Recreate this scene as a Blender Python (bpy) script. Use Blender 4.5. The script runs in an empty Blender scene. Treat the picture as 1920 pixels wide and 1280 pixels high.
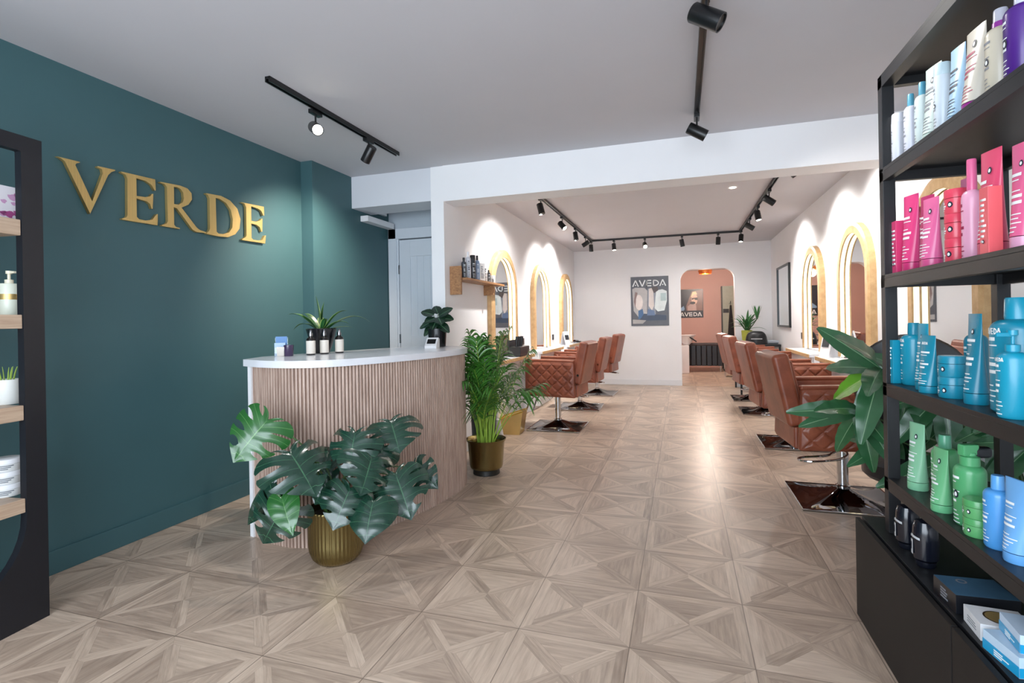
import bpy, bmesh, math, random
from mathutils import Vector, Matrix
from math import sin, cos, pi, radians
random.seed(7)
SC = bpy.context.scene
COL = SC.collection

# ---------------------------------------------------------------- camera, world, exposure
FPX, YAW, ROLL, CY, CAMZ = 978.0, radians(18.0), radians(-1.0), 602.0, 1.30
fw = Vector((-sin(YAW), cos(YAW), 0))
r0 = Vector((cos(YAW), sin(YAW), 0)); u0 = Vector((0, 0, 1))
rr = cos(ROLL)*r0 + sin(ROLL)*u0; uu = -sin(ROLL)*r0 + cos(ROLL)*u0
cam_data = bpy.data.cameras.new('camera')
cam = bpy.data.objects.new('camera', cam_data); COL.objects.link(cam)
cam.matrix_world = Matrix(((rr.x, uu.x, -fw.x, 0), (rr.y, uu.y, -fw.y, 0), (rr.z, uu.z, -fw.z, CAMZ), (0, 0, 0, 1)))
cam_data.sensor_width = 36; cam_data.lens = 36*FPX/1920
cam_data.shift_y = -(640-CY)/1920
cam_data.clip_start = 0.05
SC.camera = cam
world = bpy.data.worlds.new('daylight'); SC.world = world; world.use_nodes = True
bgn = world.node_tree.nodes['Background']
bgn.inputs[0].default_value = (0.74, 0.86, 1.0, 1); bgn.inputs[1].default_value = 2.1
SC.view_settings.view_transform = 'Standard'; SC.view_settings.look = 'None'
SC.view_settings.exposure = 0.5; SC.view_settings.gamma = 1; SC.view_settings.use_curve_mapping = False
SPOTW = 1.0      # scale of all spotlights
def area(name, loc, size, size_y, rot, power, color=(1, 1, 1), portal=False):
    l = bpy.data.lights.new(name, 'AREA'); l.shape = 'RECTANGLE'; l.size = size; l.size_y = size_y
    l.energy = power; l.color = color
    if portal: l.cycles.is_portal = True
    o = bpy.data.objects.new(name, l); COL.objects.link(o); o.location = loc; o.rotation_euler = rot
    return o
# daylight entering through the shop window behind the camera
area('window_daylight', (-0.8, -1.45, 1.45), 3.9, 2.3, (radians(90), 0, 0), 115, (0.82, 0.91, 1.0))
# the open sky-side portal of the same window
area('window_portal', (-0.8, -1.5, 1.45), 4.0, 2.4, (radians(90), 0, 0), 1, portal=True)

# ---------------------------------------------------------------- helpers
def lin(h):
    if isinstance(h, str):
        h = h.lstrip('#'); c = [int(h[i:i+2], 16)/255 for i in (0, 2, 4)]
    else: c = [v/255 for v in h]
    return tuple(((v+0.055)/1.055)**2.4 if v > 0.04045 else v/12.92 for v in c) + (1,)
class NT:
    def __init__(s, m): s.t = m.node_tree; s.n = s.t.nodes; s.l = s.t.links
    def node(s, k, **p):
        n = s.n.new(k)
        for a, v in p.items(): setattr(n, a, v)
        return n
    def m(s, op, a, b=None, c=None):
        n = s.node('ShaderNodeMath', operation=op)
        for i, v in enumerate((a, b, c)):
            if v is None: continue
            if isinstance(v, (int, float)): n.inputs[i].default_value = v
            else: s.l.new(v, n.inputs[i])
        return n.outputs[0]
    def ramp(s, f, stops):
        n = s.node('ShaderNodeValToRGB'); e = n.color_ramp.elements
        while len(e) < len(stops): e.new(0.5)
        for i, (p, c) in enumerate(stops): e[i].position = p; e[i].color = lin(c)
        s.l.new(f, n.inputs[0]); return n.outputs[0]
    def comb(s, x, y, z=0.0):
        n = s.node('ShaderNodeCombineXYZ')
        for i, v in enumerate((x, y, z)):
            if isinstance(v, (int, float)): n.inputs[i].default_value = v
            else: s.l.new(v, n.inputs[i])
        return n.outputs[0]
    def noise(s, vec, scale, detail=3, rough=0.5):
        n = s.node('ShaderNodeTexNoise'); n.inputs['Scale'].default_value = scale
        n.inputs['Detail'].default_value = detail; n.inputs['Roughness'].default_value = rough
        if vec is not None: s.l.new(vec, n.inputs['Vector'])
        return n.outputs[0]
    def mixc(s, f, a, b, mode='MIX'):
        n = s.node('ShaderNodeMix', data_type='RGBA', blend_type=mode)
        for sock, v in ((n.inputs[0], f), (n.inputs[6], a), (n.inputs[7], b)):
            if isinstance(v, (int, float)): sock.default_value = v
            elif isinstance(v, tuple): sock.default_value = v
            else: s.l.new(v, sock)
        return n.outputs[2]
    def mixf(s, f, a, b):
        return s.m('ADD', s.m('MULTIPLY', a, s.m('SUBTRACT', 1.0, f)), s.m('MULTIPLY', b, f))
    def bump(s, h, strength=0.3, dist=0.01):
        n = s.node('ShaderNodeBump'); n.inputs['Strength'].default_value = strength
        n.inputs['Distance'].default_value = dist; s.l.new(h, n.inputs['Height']); return n.outputs[0]
def base_mat(name):
    m = bpy.data.materials.new(name); m.use_nodes = True
    return m, NT(m), m.node_tree.nodes['Principled BSDF']
CACHE = {}
def mat(name, col, rough=0.5, metal=0.0, coat=0.0, var=0.06, scale=14, bump=0.0, trans=0.0, emit=None, es=0.0, bscale=None, stretch=None, spec=None):
    if name in CACHE: return CACHE[name]
    m, t, b = base_mat(name)
    tc = t.node('ShaderNodeTexCoord').outputs['Object']
    if stretch:
        mp = t.node('ShaderNodeMapping'); mp.inputs['Scale'].default_value = stretch; t.l.new(tc, mp.inputs[0]); tc = mp.outputs[0]
    c = lin(col)
    f = t.noise(tc, scale, 4)
    dark = tuple(v*(1-var*2.2) for v in c[:3]) + (1,); light = tuple(min(1, v*(1+var*2.2)) for v in c[:3]) + (1,)
    t.l.new(t.mixc(f, dark, light), b.inputs['Base Color'])
    b.inputs['Roughness'].default_value = rough; b.inputs['Metallic'].default_value = metal
    b.inputs['Coat Weight'].default_value = coat; b.inputs['Coat Roughness'].default_value = 0.12
    b.inputs['Transmission Weight'].default_value = trans
    if spec is not None: b.inputs['Specular IOR Level'].default_value = spec
    if bump:
        t.l.new(t.bump(t.noise(tc, bscale or scale*4, 4), bump, 0.004), b.inputs['Normal'])
    if emit: b.inputs['Emission Color'].default_value = lin(emit); b.inputs['Emission Strength'].default_value = es
    CACHE[name] = m
    return m

class B:
    def __init__(s): s.bm = bmesh.new(); s.uv = None; s.mi = 0; s.beveled = False
    def _tag(s, faces):
        for f in faces: f.material_index = s.mi
    def box(s, c, size, bev=0.0, rot=None, seg=2):
        g = bmesh.ops.create_cube(s.bm, size=1.0); vs = g['verts']
        M = Matrix.Translation(Vector(c)) @ (rot.to_4x4() if rot is not None else Matrix()) @ Matrix.Diagonal((*size, 1))
        for v in vs: v.co = M @ v.co
        fs = list({f for v in vs for f in v.link_faces}); s._tag(fs)
        if bev > 0:
            s.beveled = True
            es = list({e for v in vs for e in v.link_edges})
            r = bmesh.ops.bevel(s.bm, geom=es, offset=bev, segments=seg, affect='EDGES', profile=0.5)
            s._tag(r['faces'])
        return s
    def b2(s, x0, x1, y0, y1, z0, z1, bev=0.0, seg=2):
        return s.box(((x0+x1)/2, (y0+y1)/2, (z0+z1)/2), (abs(x1-x0), abs(y1-y0), abs(z1-z0)), bev, None, seg)
    def lathe(s, prof, c=(0, 0, 0), n=24, sy=1.0, M=None, cap=True, ribs=0, ribd=0):
        rings = []
        for (r, z) in prof:
            ring = []
            for k in range(n):
                a = 2*pi*k/n; q = r*(1+(ribd*cos(ribs*a) if ribs else 0))
                p = Vector((q*cos(a), q*sin(a)*sy, z))
                if M is not None: p = M @ p
                ring.append(s.bm.verts.new(p + Vector(c)))
            rings.append(ring)
        for a, b in zip(rings, rings[1:]):
            for k in range(n):
                f = s.bm.faces.new((a[k], a[(k+1) % n], b[(k+1) % n], b[k])); f.material_index = s.mi
        if cap:
            for ring, rev in ((rings[0], True), (rings[-1], False)):
                f = s.bm.faces.new(list(reversed(ring)) if rev else ring); f.material_index = s.mi
        return s
    def cyl(s, a, b, r, n=16, r2=None):
        a = Vector(a); b = Vector(b); d = b-a; L = d.length
        M = d.to_track_quat('Z', 'Y').to_matrix()
        return s.lathe([(r, 0), (r if r2 is None else r2, L)], a, n, 1.0, M)
    def tube(s, pts, r, n=8, r1=None, cap=True):
        pts = [Vector(p) for p in pts]; rings = []; up = None
        for i, p in enumerate(pts):
            d = (pts[min(i+1, len(pts)-1)] - pts[max(i-1, 0)]).normalized()
            if up is None: up = d.orthogonal().normalized()
            x = (up - d*up.dot(d)).normalized(); up = x; y = d.cross(x)
            rad = r if r1 is None else r + (r1-r)*i/(len(pts)-1)
            rings.append([s.bm.verts.new(p + rad*(cos(2*pi*k/n)*x + sin(2*pi*k/n)*y)) for k in range(n)])
        for a, b in zip(rings, rings[1:]):
            for k in range(n):
                f = s.bm.faces.new((a[k], a[(k+1) % n], b[(k+1) % n], b[k])); f.material_index = s.mi
        if cap:
            for ring in (rings[0], rings[-1]):
                try: s.bm.faces.new(ring).material_index = s.mi
                except ValueError: pass
        return s
    def prism(s, poly, h0, h1, fn=lambda x, y, h: (x, y, h)):
        a = [s.bm.verts.new(fn(x, y, h0)) for x, y in poly]; b = [s.bm.verts.new(fn(x, y, h1)) for x, y in poly]
        n = len(poly)
        for k in range(n):
            s.bm.faces.new((a[k], a[(k+1) % n], b[(k+1) % n], b[k])).material_index = s.mi
        s.bm.faces.new(list(reversed(a))).material_index = s.mi; s.bm.faces.new(b).material_index = s.mi
        return s
    def strip(s, A, Bp, closed=False):   # ribbon between two point lists
        va = [s.bm.verts.new(p) for p in A]; vb = [s.bm.verts.new(p) for p in Bp]; n = len(va)
        for k in range(n if closed else n-1):
            s.bm.faces.new((va[k], va[(k+1) % n], vb[(k+1) % n], vb[k])).material_index = s.mi
        return s
    def grid(s, fn, nu, nv, uv=None):
        vs = [[s.bm.verts.new(fn(i/nu, j/nv)) for j in range(nv+1)] for i in range(nu+1)]
        if uv is not None:
            lay = s.bm.loops.layers.uv.verify()
        for i in range(nu):
            for j in range(nv):
                f = s.bm.faces.new((vs[i][j], vs[i+1][j], vs[i+1][j+1], vs[i][j+1])); f.material_index = s.mi
                if uv is not None:
                    for lp, (a, b) in zip(f.loops, ((i, j), (i+1, j), (i+1, j+1), (i, j+1))): lp[lay].uv = uv(a/nu, b/nv)
        return s
    def build(s, name, mats, parent=None, loc=None, ang=40, weld=0.0, fixn=True):
        if weld: bmesh.ops.remove_doubles(s.bm, verts=s.bm.verts, dist=weld)
        if fixn: bmesh.ops.recalc_face_normals(s.bm, faces=s.bm.faces)
        me = bpy.data.meshes.new(name); s.bm.to_mesh(me); s.bm.free()
        for m in (mats if isinstance(mats, (list, tuple)) else [mats]): me.materials.append(m)
        for p in me.polygons: p.use_smooth = True
        me.set_sharp_from_angle(angle=radians(ang))
        o = bpy.data.objects.new(name, me); COL.objects.link(o)
        if s.beveled:
            wn_ = o.modifiers.new('weighted_normals', 'WEIGHTED_NORMAL'); wn_.keep_sharp = True; wn_.weight = 100
        if parent is not None: o.parent = parent
        if loc is not None: o.location = loc
        return o
def thing(name, label, cat, loc=(0, 0, 0), rz=0.0, group=None):
    o = bpy.data.objects.new(name, None); COL.objects.link(o); o.location = loc; o.rotation_euler = (0, 0, rz)
    o.empty_display_size = 0.1
    return tag(o, label, cat, group)
def tag(o, label, cat, group=None):
    o['label'] = label; o['category'] = cat
    if group: o['group'] = group
    return o
def struct(o): o['kind'] = 'structure'; return o
def dup(root, loc, rz, label, group=None):
    r = root.copy(); COL.objects.link(r); r.location = loc; r.rotation_euler = (0, 0, rz); r['label'] = label
    if group: r['group'] = group
    for ch in list(root.children):
        c = ch.copy(); COL.objects.link(c); c.parent = r
        for g in ch.children:
            d = g.copy(); COL.objects.link(d); d.parent = c
    return r
def catmull(pts, n=8):
    P = [Vector(p) for p in pts]; P = [P[0]*2-P[1]] + P + [P[-1]*2-P[-2]]; out = []
    for i in range(1, len(P)-2):
        for k in range(n):
            t = k/n; a, b, c, d = P[i-1:i+3]
            out.append(0.5*((2*b)+(c-a)*t+(2*a-5*b+4*c-d)*t*t+(3*b-a-3*c+d)*t**3))
    out.append(P[-2]); return out

# ---------------------------------------------------------------- materials
def floor_material():
    m, t, b = base_mat('parquet_floor')
    tc = t.node('ShaderNodeTexCoord').outputs['Object']
    sp = t.node('ShaderNodeSeparateXYZ'); t.l.new(tc, sp.inputs[0])
    T, OX, OY = 0.4578, -0.676, 1.643
    x = t.m('DIVIDE', t.m('SUBTRACT', sp.outputs[0], OX), T); y = t.m('DIVIDE', t.m('SUBTRACT', sp.outputs[1], OY), T)
    ix = t.m('FLOOR', x); iy = t.m('FLOOR', y)
    u = t.m('SUBTRACT', t.m('SUBTRACT', x, ix), 0.5); v = t.m('SUBTRACT', t.m('SUBTRACT', y, iy), 0.5)
    au = t.m('ABSOLUTE', u); av = t.m('ABSOLUTE', v)
    mx = t.m('MAXIMUM', au, av); mn = t.m('MINIMUM', au, av)
    hor = t.m('GREATER_THAN', au, av)                    # 1: left/right triangles, grain along v
    sgn = t.m('GREATER_THAN', t.mixf(hor, v, u), 0.0)
    side = t.m('GREATER_THAN', t.mixf(hor, u, v), 0.0)   # which half of the triangle
    edge = t.m('SUBTRACT', 0.5, mx); dia = t.m('MULTIPLY', t.m('SUBTRACT', mx, mn), 0.7071)
    isE = t.m('LESS_THAN', edge, 0.096); isD = t.m('MULTIPLY', t.m('LESS_THAN', dia, 0.062), t.m('SUBTRACT', 1.0, isE))
    # piece id
    tri = t.m('ADD', t.m('MULTIPLY', hor, 2.0), sgn)
    pid = t.m('ADD', t.m('ADD', tri, t.m('MULTIPLY', isE, 4.0)), t.m('MULTIPLY', isD, t.m('ADD', 8.0, t.m('MULTIPLY', side, 4.0))))
    wn = t.node('ShaderNodeTexWhiteNoise', noise_dimensions='3D'); t.l.new(t.comb(ix, iy, pid), wn.inputs['Vector'])
    rnd = wn.outputs['Value']
    # grain direction
    along0 = t.mixf(hor, u, v); across0 = t.mixf(hor, v, u)
    sd = t.m('GREATER_THAN', t.m('MULTIPLY', u, v), 0.0)
    d1 = t.m('ADD', u, v); d2 = t.m('SUBTRACT', u, v)
    alongd = t.mixf(sd, d2, d1); acrossd = t.mixf(sd, d1, d2)
    al = t.mixf(isD, along0, alongd); ac = t.mixf(isD, across0, acrossd)
    off = t.m('MULTIPLY', rnd, 40.0)
    g1 = t.noise(t.comb(t.m('ADD', t.m('MULTIPLY', al, 2.2), off), t.m('ADD', t.m('MULTIPLY', ac, 26.0), off), t.m('ADD', ix, t.m('MULTIPLY', iy, 7.0))), 1.0, 5, 0.6)
    g2 = t.noise(t.comb(t.m('ADD', t.m('MULTIPLY', al, 1.2), off), t.m('ADD', t.m('MULTIPLY', ac, 6.0), off), t.m('ADD', iy, t.m('MULTIPLY', ix, 5.0))), 1.0, 3, 0.5)
    tone = t.m('ADD', t.m('ADD', t.m('MULTIPLY', rnd, 0.34), t.m('MULTIPLY', g1, 0.88)), t.m('MULTIPLY', g2, 0.30))
    tone = t.m('SUBTRACT', tone, 0.25)
    col = t.ramp(tone, [(0.05, '#7f6b5c'), (0.38, '#a59180'), (0.62, '#bfaa97'), (1.0, '#dcc8b4')])
    seam = t.m('LESS_THAN', edge, 0.0042)
    j1 = t.m('LESS_THAN', t.m('ABSOLUTE', t.m('SUBTRACT', edge, 0.096)), 0.0022)
    j2 = t.m('MULTIPLY', t.m('LESS_THAN', t.m('ABSOLUTE', t.m('SUBTRACT', dia, 0.062)), 0.002), t.m('SUBTRACT', 1.0, isE))
    j3 = t.m('LESS_THAN', dia, 0.0022)
    jj = t.m('MINIMUM', t.m('ADD', t.m('ADD', t.m('MULTIPLY', seam, 0.65), t.m('MULTIPLY', j1, 0.15)), t.m('ADD', t.m('MULTIPLY', j2, 0.22), t.m('MULTIPLY', j3, 0.18))), 0.7)
    t.l.new(t.mixc(jj, col, lin('#4c3c31')), b.inputs['Base Color'])
    t.l.new(t.m('ADD', t.m('MULTIPLY', g1, 0.14), 0.27), b.inputs['Roughness'])
    t.l.new(t.bump(t.m('SUBTRACT', t.m('MULTIPLY', g1, 0.35), jj), 0.22, 0.002), b.inputs['Normal'])
    b.inputs['Specular IOR Level'].default_value = 0.55
    return m
M_floor = floor_material()
M_green = mat('green_paint', '#3c5f64', 0.55, var=0.03, scale=3, bump=0.05, bscale=160)
M_white = mat('white_wall_paint', '#f2f1f2', 0.6, var=0.012, scale=3, bump=0.03, bscale=150)
M_cool = mat('pale_wall_paint', '#dcdee4', 0.6, var=0.012, scale=3, bump=0.03, bscale=150)
M_ceil = mat('ceiling_paint', '#cbcacf', 0.7, var=0.015, scale=2)
M_trim = mat('white_gloss_trim', '#e8e8ea', 0.35, var=0.01)
M_door = mat('door_paint', '#d3dae2', 0.35, var=0.01)
M_pink = mat('pink_wall_paint', '#c39f95', 0.65, var=0.02, scale=3)
M_black = mat('black_powder_coat', '#141518', 0.42, var=0.05, scale=30, bump=0.03)
M_navy = mat('black_stained_wood', '#14161d', 0.45, var=0.08, scale=20, bump=0.04)
M_dark = mat('dark_laminate', '#1b1817', 0.55, var=0.05, scale=10, spec=.3)
M_spot = mat('spotlight_black', '#101113', 0.33, var=0.03)
M_chrome = mat('chrome', '#d5d7da', 0.06, 1.0, var=0.01)
M_steel = mat('dark_chrome', '#8f8f93', 0.05, 1.0, var=0.02)
M_basep = mat('black_chrome', '#4a474a', 0.04, 1.0, var=0.02)
M_brass = mat('brushed_brass', '#d6b878', 0.42, 0.75, var=0.08, scale=5, stretch=(1, 30, 1), bump=0.03)
M_pot = mat('antique_brass', '#94865a', 0.24, 1.0, var=0.08, scale=6)
M_potin = mat('dark_pot_lining', '#1a1712', 0.5)
M_soil = mat('potting_soil', '#221a14', 0.95, var=0.3, scale=60, bump=0.6)
M_mirror = mat('mirror_glass', '#eef1f2', 0.015, 1.0, var=0.0)
M_led = mat('led_strip', '#fff3d0', 0.5, emit='#fff0c6', es=0.95)
M_lens = mat('lit_lamp_lens', '#fff6e4', 0.5, emit='#fff4de', es=28.0)
M_lensoff = mat('lamp_lens', '#55504a', 0.15)
M_quartz = mat('white_stone_top', '#e3e5ea', 0.18, var=0.03, scale=5)
M_glass = mat('clear_acrylic', '#f4f8fa', 0.03, trans=1.0, var=0.0)
def wood(name, a, b_, rough=0.45, stretch=(3, 3, 40), sc=2.2):
    m, t, b = base_mat(name)
    tc = t.node('ShaderNodeTexCoord').outputs['Object']
    mp = t.node('ShaderNodeMapping'); mp.inputs['Scale'].default_value = stretch; t.l.new(tc, mp.inputs[0])
    f = t.noise(mp.outputs[0], sc, 5, 0.6)
    t.l.new(t.ramp(f, [(0.25, a), (0.75, b_)]), b.inputs['Base Color'])
    b.inputs['Roughness'].default_value = rough
    t.l.new(t.bump(f, 0.15, 0.002), b.inputs['Normal'])
    return m
M_oakY = wood('pale_oak', '#a98d76', '#cdb69e', stretch=(30, 2, 40))
M_oakF = wood('golden_oak', '#b18a5a', '#d2ae7e', stretch=(14, 14, 14), sc=1.2)
M_shelfw = wood('rustic_oak', '#7d5233', '#b98959', stretch=(20, 2.5, 30))
M_slat = wood('washed_oak_slat', '#94796b', '#c9b1a2', stretch=(25, 25, 2.2))
def leather():
    m, t, b = base_mat('tan_leather')
    tc = t.node('ShaderNodeTexCoord').outputs['Object']
    f = t.noise(tc, 6, 5, 0.6); g = t.noise(tc, 260, 2)
    t.l.new(t.ramp(f, [(0.2, '#63301f'), (0.55, '#8a4a33'), (0.85, '#a05d42')]), b.inputs['Base Color'])
    b.inputs['Roughness'].default_value = 0.36
    t.l.new(t.bump(g, 0.12, 0.001), b.inputs['Normal'])
    return m
M_leather = leather()
M_blackl = mat('black_leather', '#17171a', 0.35, var=0.1, scale=10, bump=0.1, bscale=200)
def leafmat(name, dark, mid, vein, rough=0.3, vw=0.035, edge=None, rib=8.0):
    m, t, b = base_mat(name)
    uv = t.node('ShaderNodeUVMap').outputs[0]; sp = t.node('ShaderNodeSeparateXYZ'); t.l.new(uv, sp.inputs[0])
    U, V = sp.outputs[0], sp.outputs[1]
    tc = t.node('ShaderNodeTexCoord').outputs['Object']
    n = t.noise(tc, 9, 3)
    base = t.mixc(n, lin(dark), lin(mid))
    d = t.m('ABSOLUTE', t.m('SUBTRACT', U, 0.5))
    vn = t.m('MAXIMUM', t.m('LESS_THAN', d, vw), t.m('LESS_THAN', V, vw*1.1))
    col = t.mixc(t.m('MULTIPLY', vn, 0.75), base, lin(vein))
    if edge:
        col = t.mixc(t.m('GREATER_THAN', V, 0.62), col, lin(edge))
    t.l.new(col, b.inputs['Base Color'])
    b.inputs['Roughness'].default_value = rough; b.inputs['Coat Weight'].default_value = 0.5; b.inputs['Coat Roughness'].default_value = 0.22
    return m
M_monst = leafmat('monstera_leaf', '#0d2a20', '#1b4030', '#3f6a4c', 0.25, 0.016)
M_monst2 = leafmat('monstera_leaf_light', '#1c4d22', '#2f6a30', '#6b985a', 0.28, 0.016)
M_palm = leafmat('palm_leaflet', '#1f5318', '#3f7d26', '#6da043', 0.4, 0.06)
M_cane = mat('palm_cane', '#8fae3e', 0.45, var=0.2, scale=20)
M_stem = mat('green_stem', '#3c5a2c', 0.45, var=0.15, scale=20)
M_varieg = leafmat('variegated_leaf', '#1f4d28', '#2e6634', '#5c8f4a', 0.35, 0.04, edge='#a9c46a')
M_calat = leafmat('calathea_leaf', '#0c2117', '#1b3a26', '#5d8a63', 0.3, 0.05)
M_pach = leafmat('money_tree_leaf', '#1f4a2c', '#33693f', '#86ab80', 0.32, 0.03)
M_pach2 = leafmat('young_money_tree_leaf', '#4f8f22', '#73b32d', '#a5cc6c', 0.35, 0.03)
M_drac = leafmat('strap_leaf', '#1c5a2c', '#37813f', '#7fb070', 0.4, 0.05)

# ---------------------------------------------------------------- room shell
HF, HI = 2.75, 2.70        # ceiling heights, front and inner room
XG, XP, XL, XR = -3.20, -3.08, -2.08, 1.58
YB, YF, YK = 4.40, -1.6, 10.57
struct(B().b2(-4.2, 2.6, YF-.3, 15.2, -0.06, 0.0).build('floor', M_floor))
struct(B().b2(-3.4, 1.8, YF-.2, 4.66, HF, HF+.1).build('ceiling', M_ceil))
struct(B().b2(XL-.13, 1.8, 4.66, YK+.22, HI, HI+.15).build('ceiling_inner', M_ceil))
struct(B().b2(XG-.15, XG, YF, 3.84, 0, HF).build('wall_left', M_green))
struct(B().b2(XG-.15, XP, 3.84, 5.3, 0, HF).build('wall_left_pier', M_green))
struct(B().b2(XG, XG+.016, YF, 3.84, 0, .125, .004).build('baseboard_left', M_green))
struct(B().b2(XR, XR+.15, YF, YK+.2, 0, HF+.1).build('wall_right', M_white))
struct(B().b2(XR-.016, XR, YF, YK, 0, .11, .004).build('baseboard_right', M_trim))
# front shop-window wall (behind the camera)
f = B(); f.b2(-3.4, -2.85, YF-.15, YF, 0, HF); f.b2(1.25, 1.8, YF-.15, YF, 0, HF); f.b2(-2.85, 1.25, YF-.15, YF, 2.65, HF); f.b2(-2.85, 1.25, YF-.15, YF, 0, .22)
struct(f.build('wall_front', M_white))
f = B()
for x in (-2.83, -0.8, 1.23): f.b2(x-.03, x+.03, YF-.1, YF-.03, .22, 2.65)
f.b2(-2.85, 1.25, YF-.1, YF-.03, .22, .28); f.b2(-2.85, 1.25, YF-.1, YF-.03, 2.59, 2.65)
struct(f.build('window_1', M_black))
# beam across the shop, header and post over the side lobby
struct(B().b2(XL, XR, YB, 4.66, 2.42, HF).build('wall_beam', M_white))
struct(B().b2(XP, XL-.13, YB+.02, 4.76, 2.44, HF).build('wall_header', M_cool))
struct(B().b2(XL-.13, XL, YB+.01, YK+.2, 0, HF).build('wall_inner_left', M_white))
struct(B().b2(XL, XL+.014, YB+.02, YK, 0, .1, .004).build('baseboard_inner_left', M_trim))
# back wall with rounded archway
AX0, AX1, AZ, AR = -0.005, 0.955, 2.235, 0.2
def arch_pts(x0, x1, zt, r, n=8):
    p = [(x0, 0.0)]
    p += [(x0+r-r*cos(a*pi/2/n), zt-r+r*sin(a*pi/2/n)) for a in range(n+1)]
    p += [(x1-r+r*sin(a*pi/2/n), zt-r+r*cos(a*pi/2/n)) for a in range(n+1)]
    p += [(x1, 0.0)]
    return p
outer = [(XL, 0), (XL, HI), (XR, HI), (XR, 0)]
poly = outer + list(reversed(arch_pts(AX0, AX1, AZ, AR)))
bb = B(); bb.prism(poly, YK, YK+.2, lambda x, z, h: (x, h, z)); struct(bb.build('wall_back', M_white, ang=25))
bb = B(); bb.b2(XL, AX0-.01, YK-.015, YK, 0, .11, .004); struct(bb.build('baseboard_back', M_trim))
bb = B(); bb.b2(AX1+.01, XR, YK-.015, YK, 0, .11, .004); struct(bb.build('baseboard_back_right', M_trim))
# basin room beyond the archway
struct(B().b2(-1.3, 2.3, 14.6, 14.75, 0, 2.65).build('wall_basin_room_back', M_pink))
struct(B().b2(-1.4, -1.3, YK+.2, 14.75, 0, 2.65).build('wall_basin_room_left', M_pink))
struct(B().b2(1.75, 1.85, YK+.2, 14.75, 0, 2.65).build('wall_basin_room_right', M_pink))
struct(B().b2(-1.4, 2.3, YK+.2, 14.75, 2.55, 2.65).build('ceiling_basin_room', M_ceil))
struct(B().b2(AX0, AX1, YK+.03, YK+.17, 0, .006).build('trim_threshold', M_oakY))
# side lobby: door wall, door, frame, boxed pipe
YD = 5.10
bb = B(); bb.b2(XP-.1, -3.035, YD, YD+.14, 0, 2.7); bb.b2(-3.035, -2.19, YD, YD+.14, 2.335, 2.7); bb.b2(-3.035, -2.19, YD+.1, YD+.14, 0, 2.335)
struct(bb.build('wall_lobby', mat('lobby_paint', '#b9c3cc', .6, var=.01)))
struct(B().b2(XP-.1, XL-.1, 4.76, 5.3, 2.70, 2.8).build('ceiling_lobby', M_ceil))
bb = B(); bb.b2(-3.075, -2.975, YD-.03, YD+.02, 0, 2.34, .006); bb.b2(-3.075, -2.2, YD-.03, YD+.02, 2.225, 2.34, .006)
bb.b2(-2.99, -2.955, YD-.012, YD+.06, 0, 2.225); struct(bb.build('trim_door_frame', M_door))
dr = struct(B().b2(-2.95, -2.215, YD+.01, YD+.05, .01, 2.215, .003).build('door_1', M_door))
bb = B()
bb.b2(-2.95, -2.82, YD-.002, YD+.012, .01, 2.215, .003); bb.b2(-2.33, -2.215, YD-.002, YD+.012, .01, 2.215, .003)
for z0, z1 in ((2.03, 2.215), (1.02, 1.16), (.01, .25)): bb.b2(-2.82, -2.33, YD-.002, YD+.012, z0, z1, .003)
for x in (-2.74, -2.66, -2.58, -2.5, -2.42): bb.b2(x-.002, x+.002, YD+.004, YD+.014, .25, 2.03)
bb.build('panelling', M_door, dr)
for z in (1.89, 1.13, .3):
    bb = B(); bb.b2(-2.962, -2.945, YD-.012, YD-.002, z-.05, z+.05, .002); bb.build('hinge', M_steel, dr)
bb = B(); bb.cyl((-2.3, YD-.05, 1.05), (-2.3, YD-.005, 1.05), .012); bb.cyl((-2.3, YD-.05, 1.05), (-2.41, YD-.05, 1.05), .009); bb.build('door_handle', M_chrome, dr)
bb = B(); bb.b2(XP, XP+.09, 4.56, YD-.03, 2.335, 2.395, .006); struct(bb.build('trim_pipe_box', M_trim))
bb = B(); bb.b2(XP+.001, XP+.03, 4.80, 5.02, 2.47, 2.50, .004); struct(bb.build('trim_bracket', M_trim))

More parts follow.
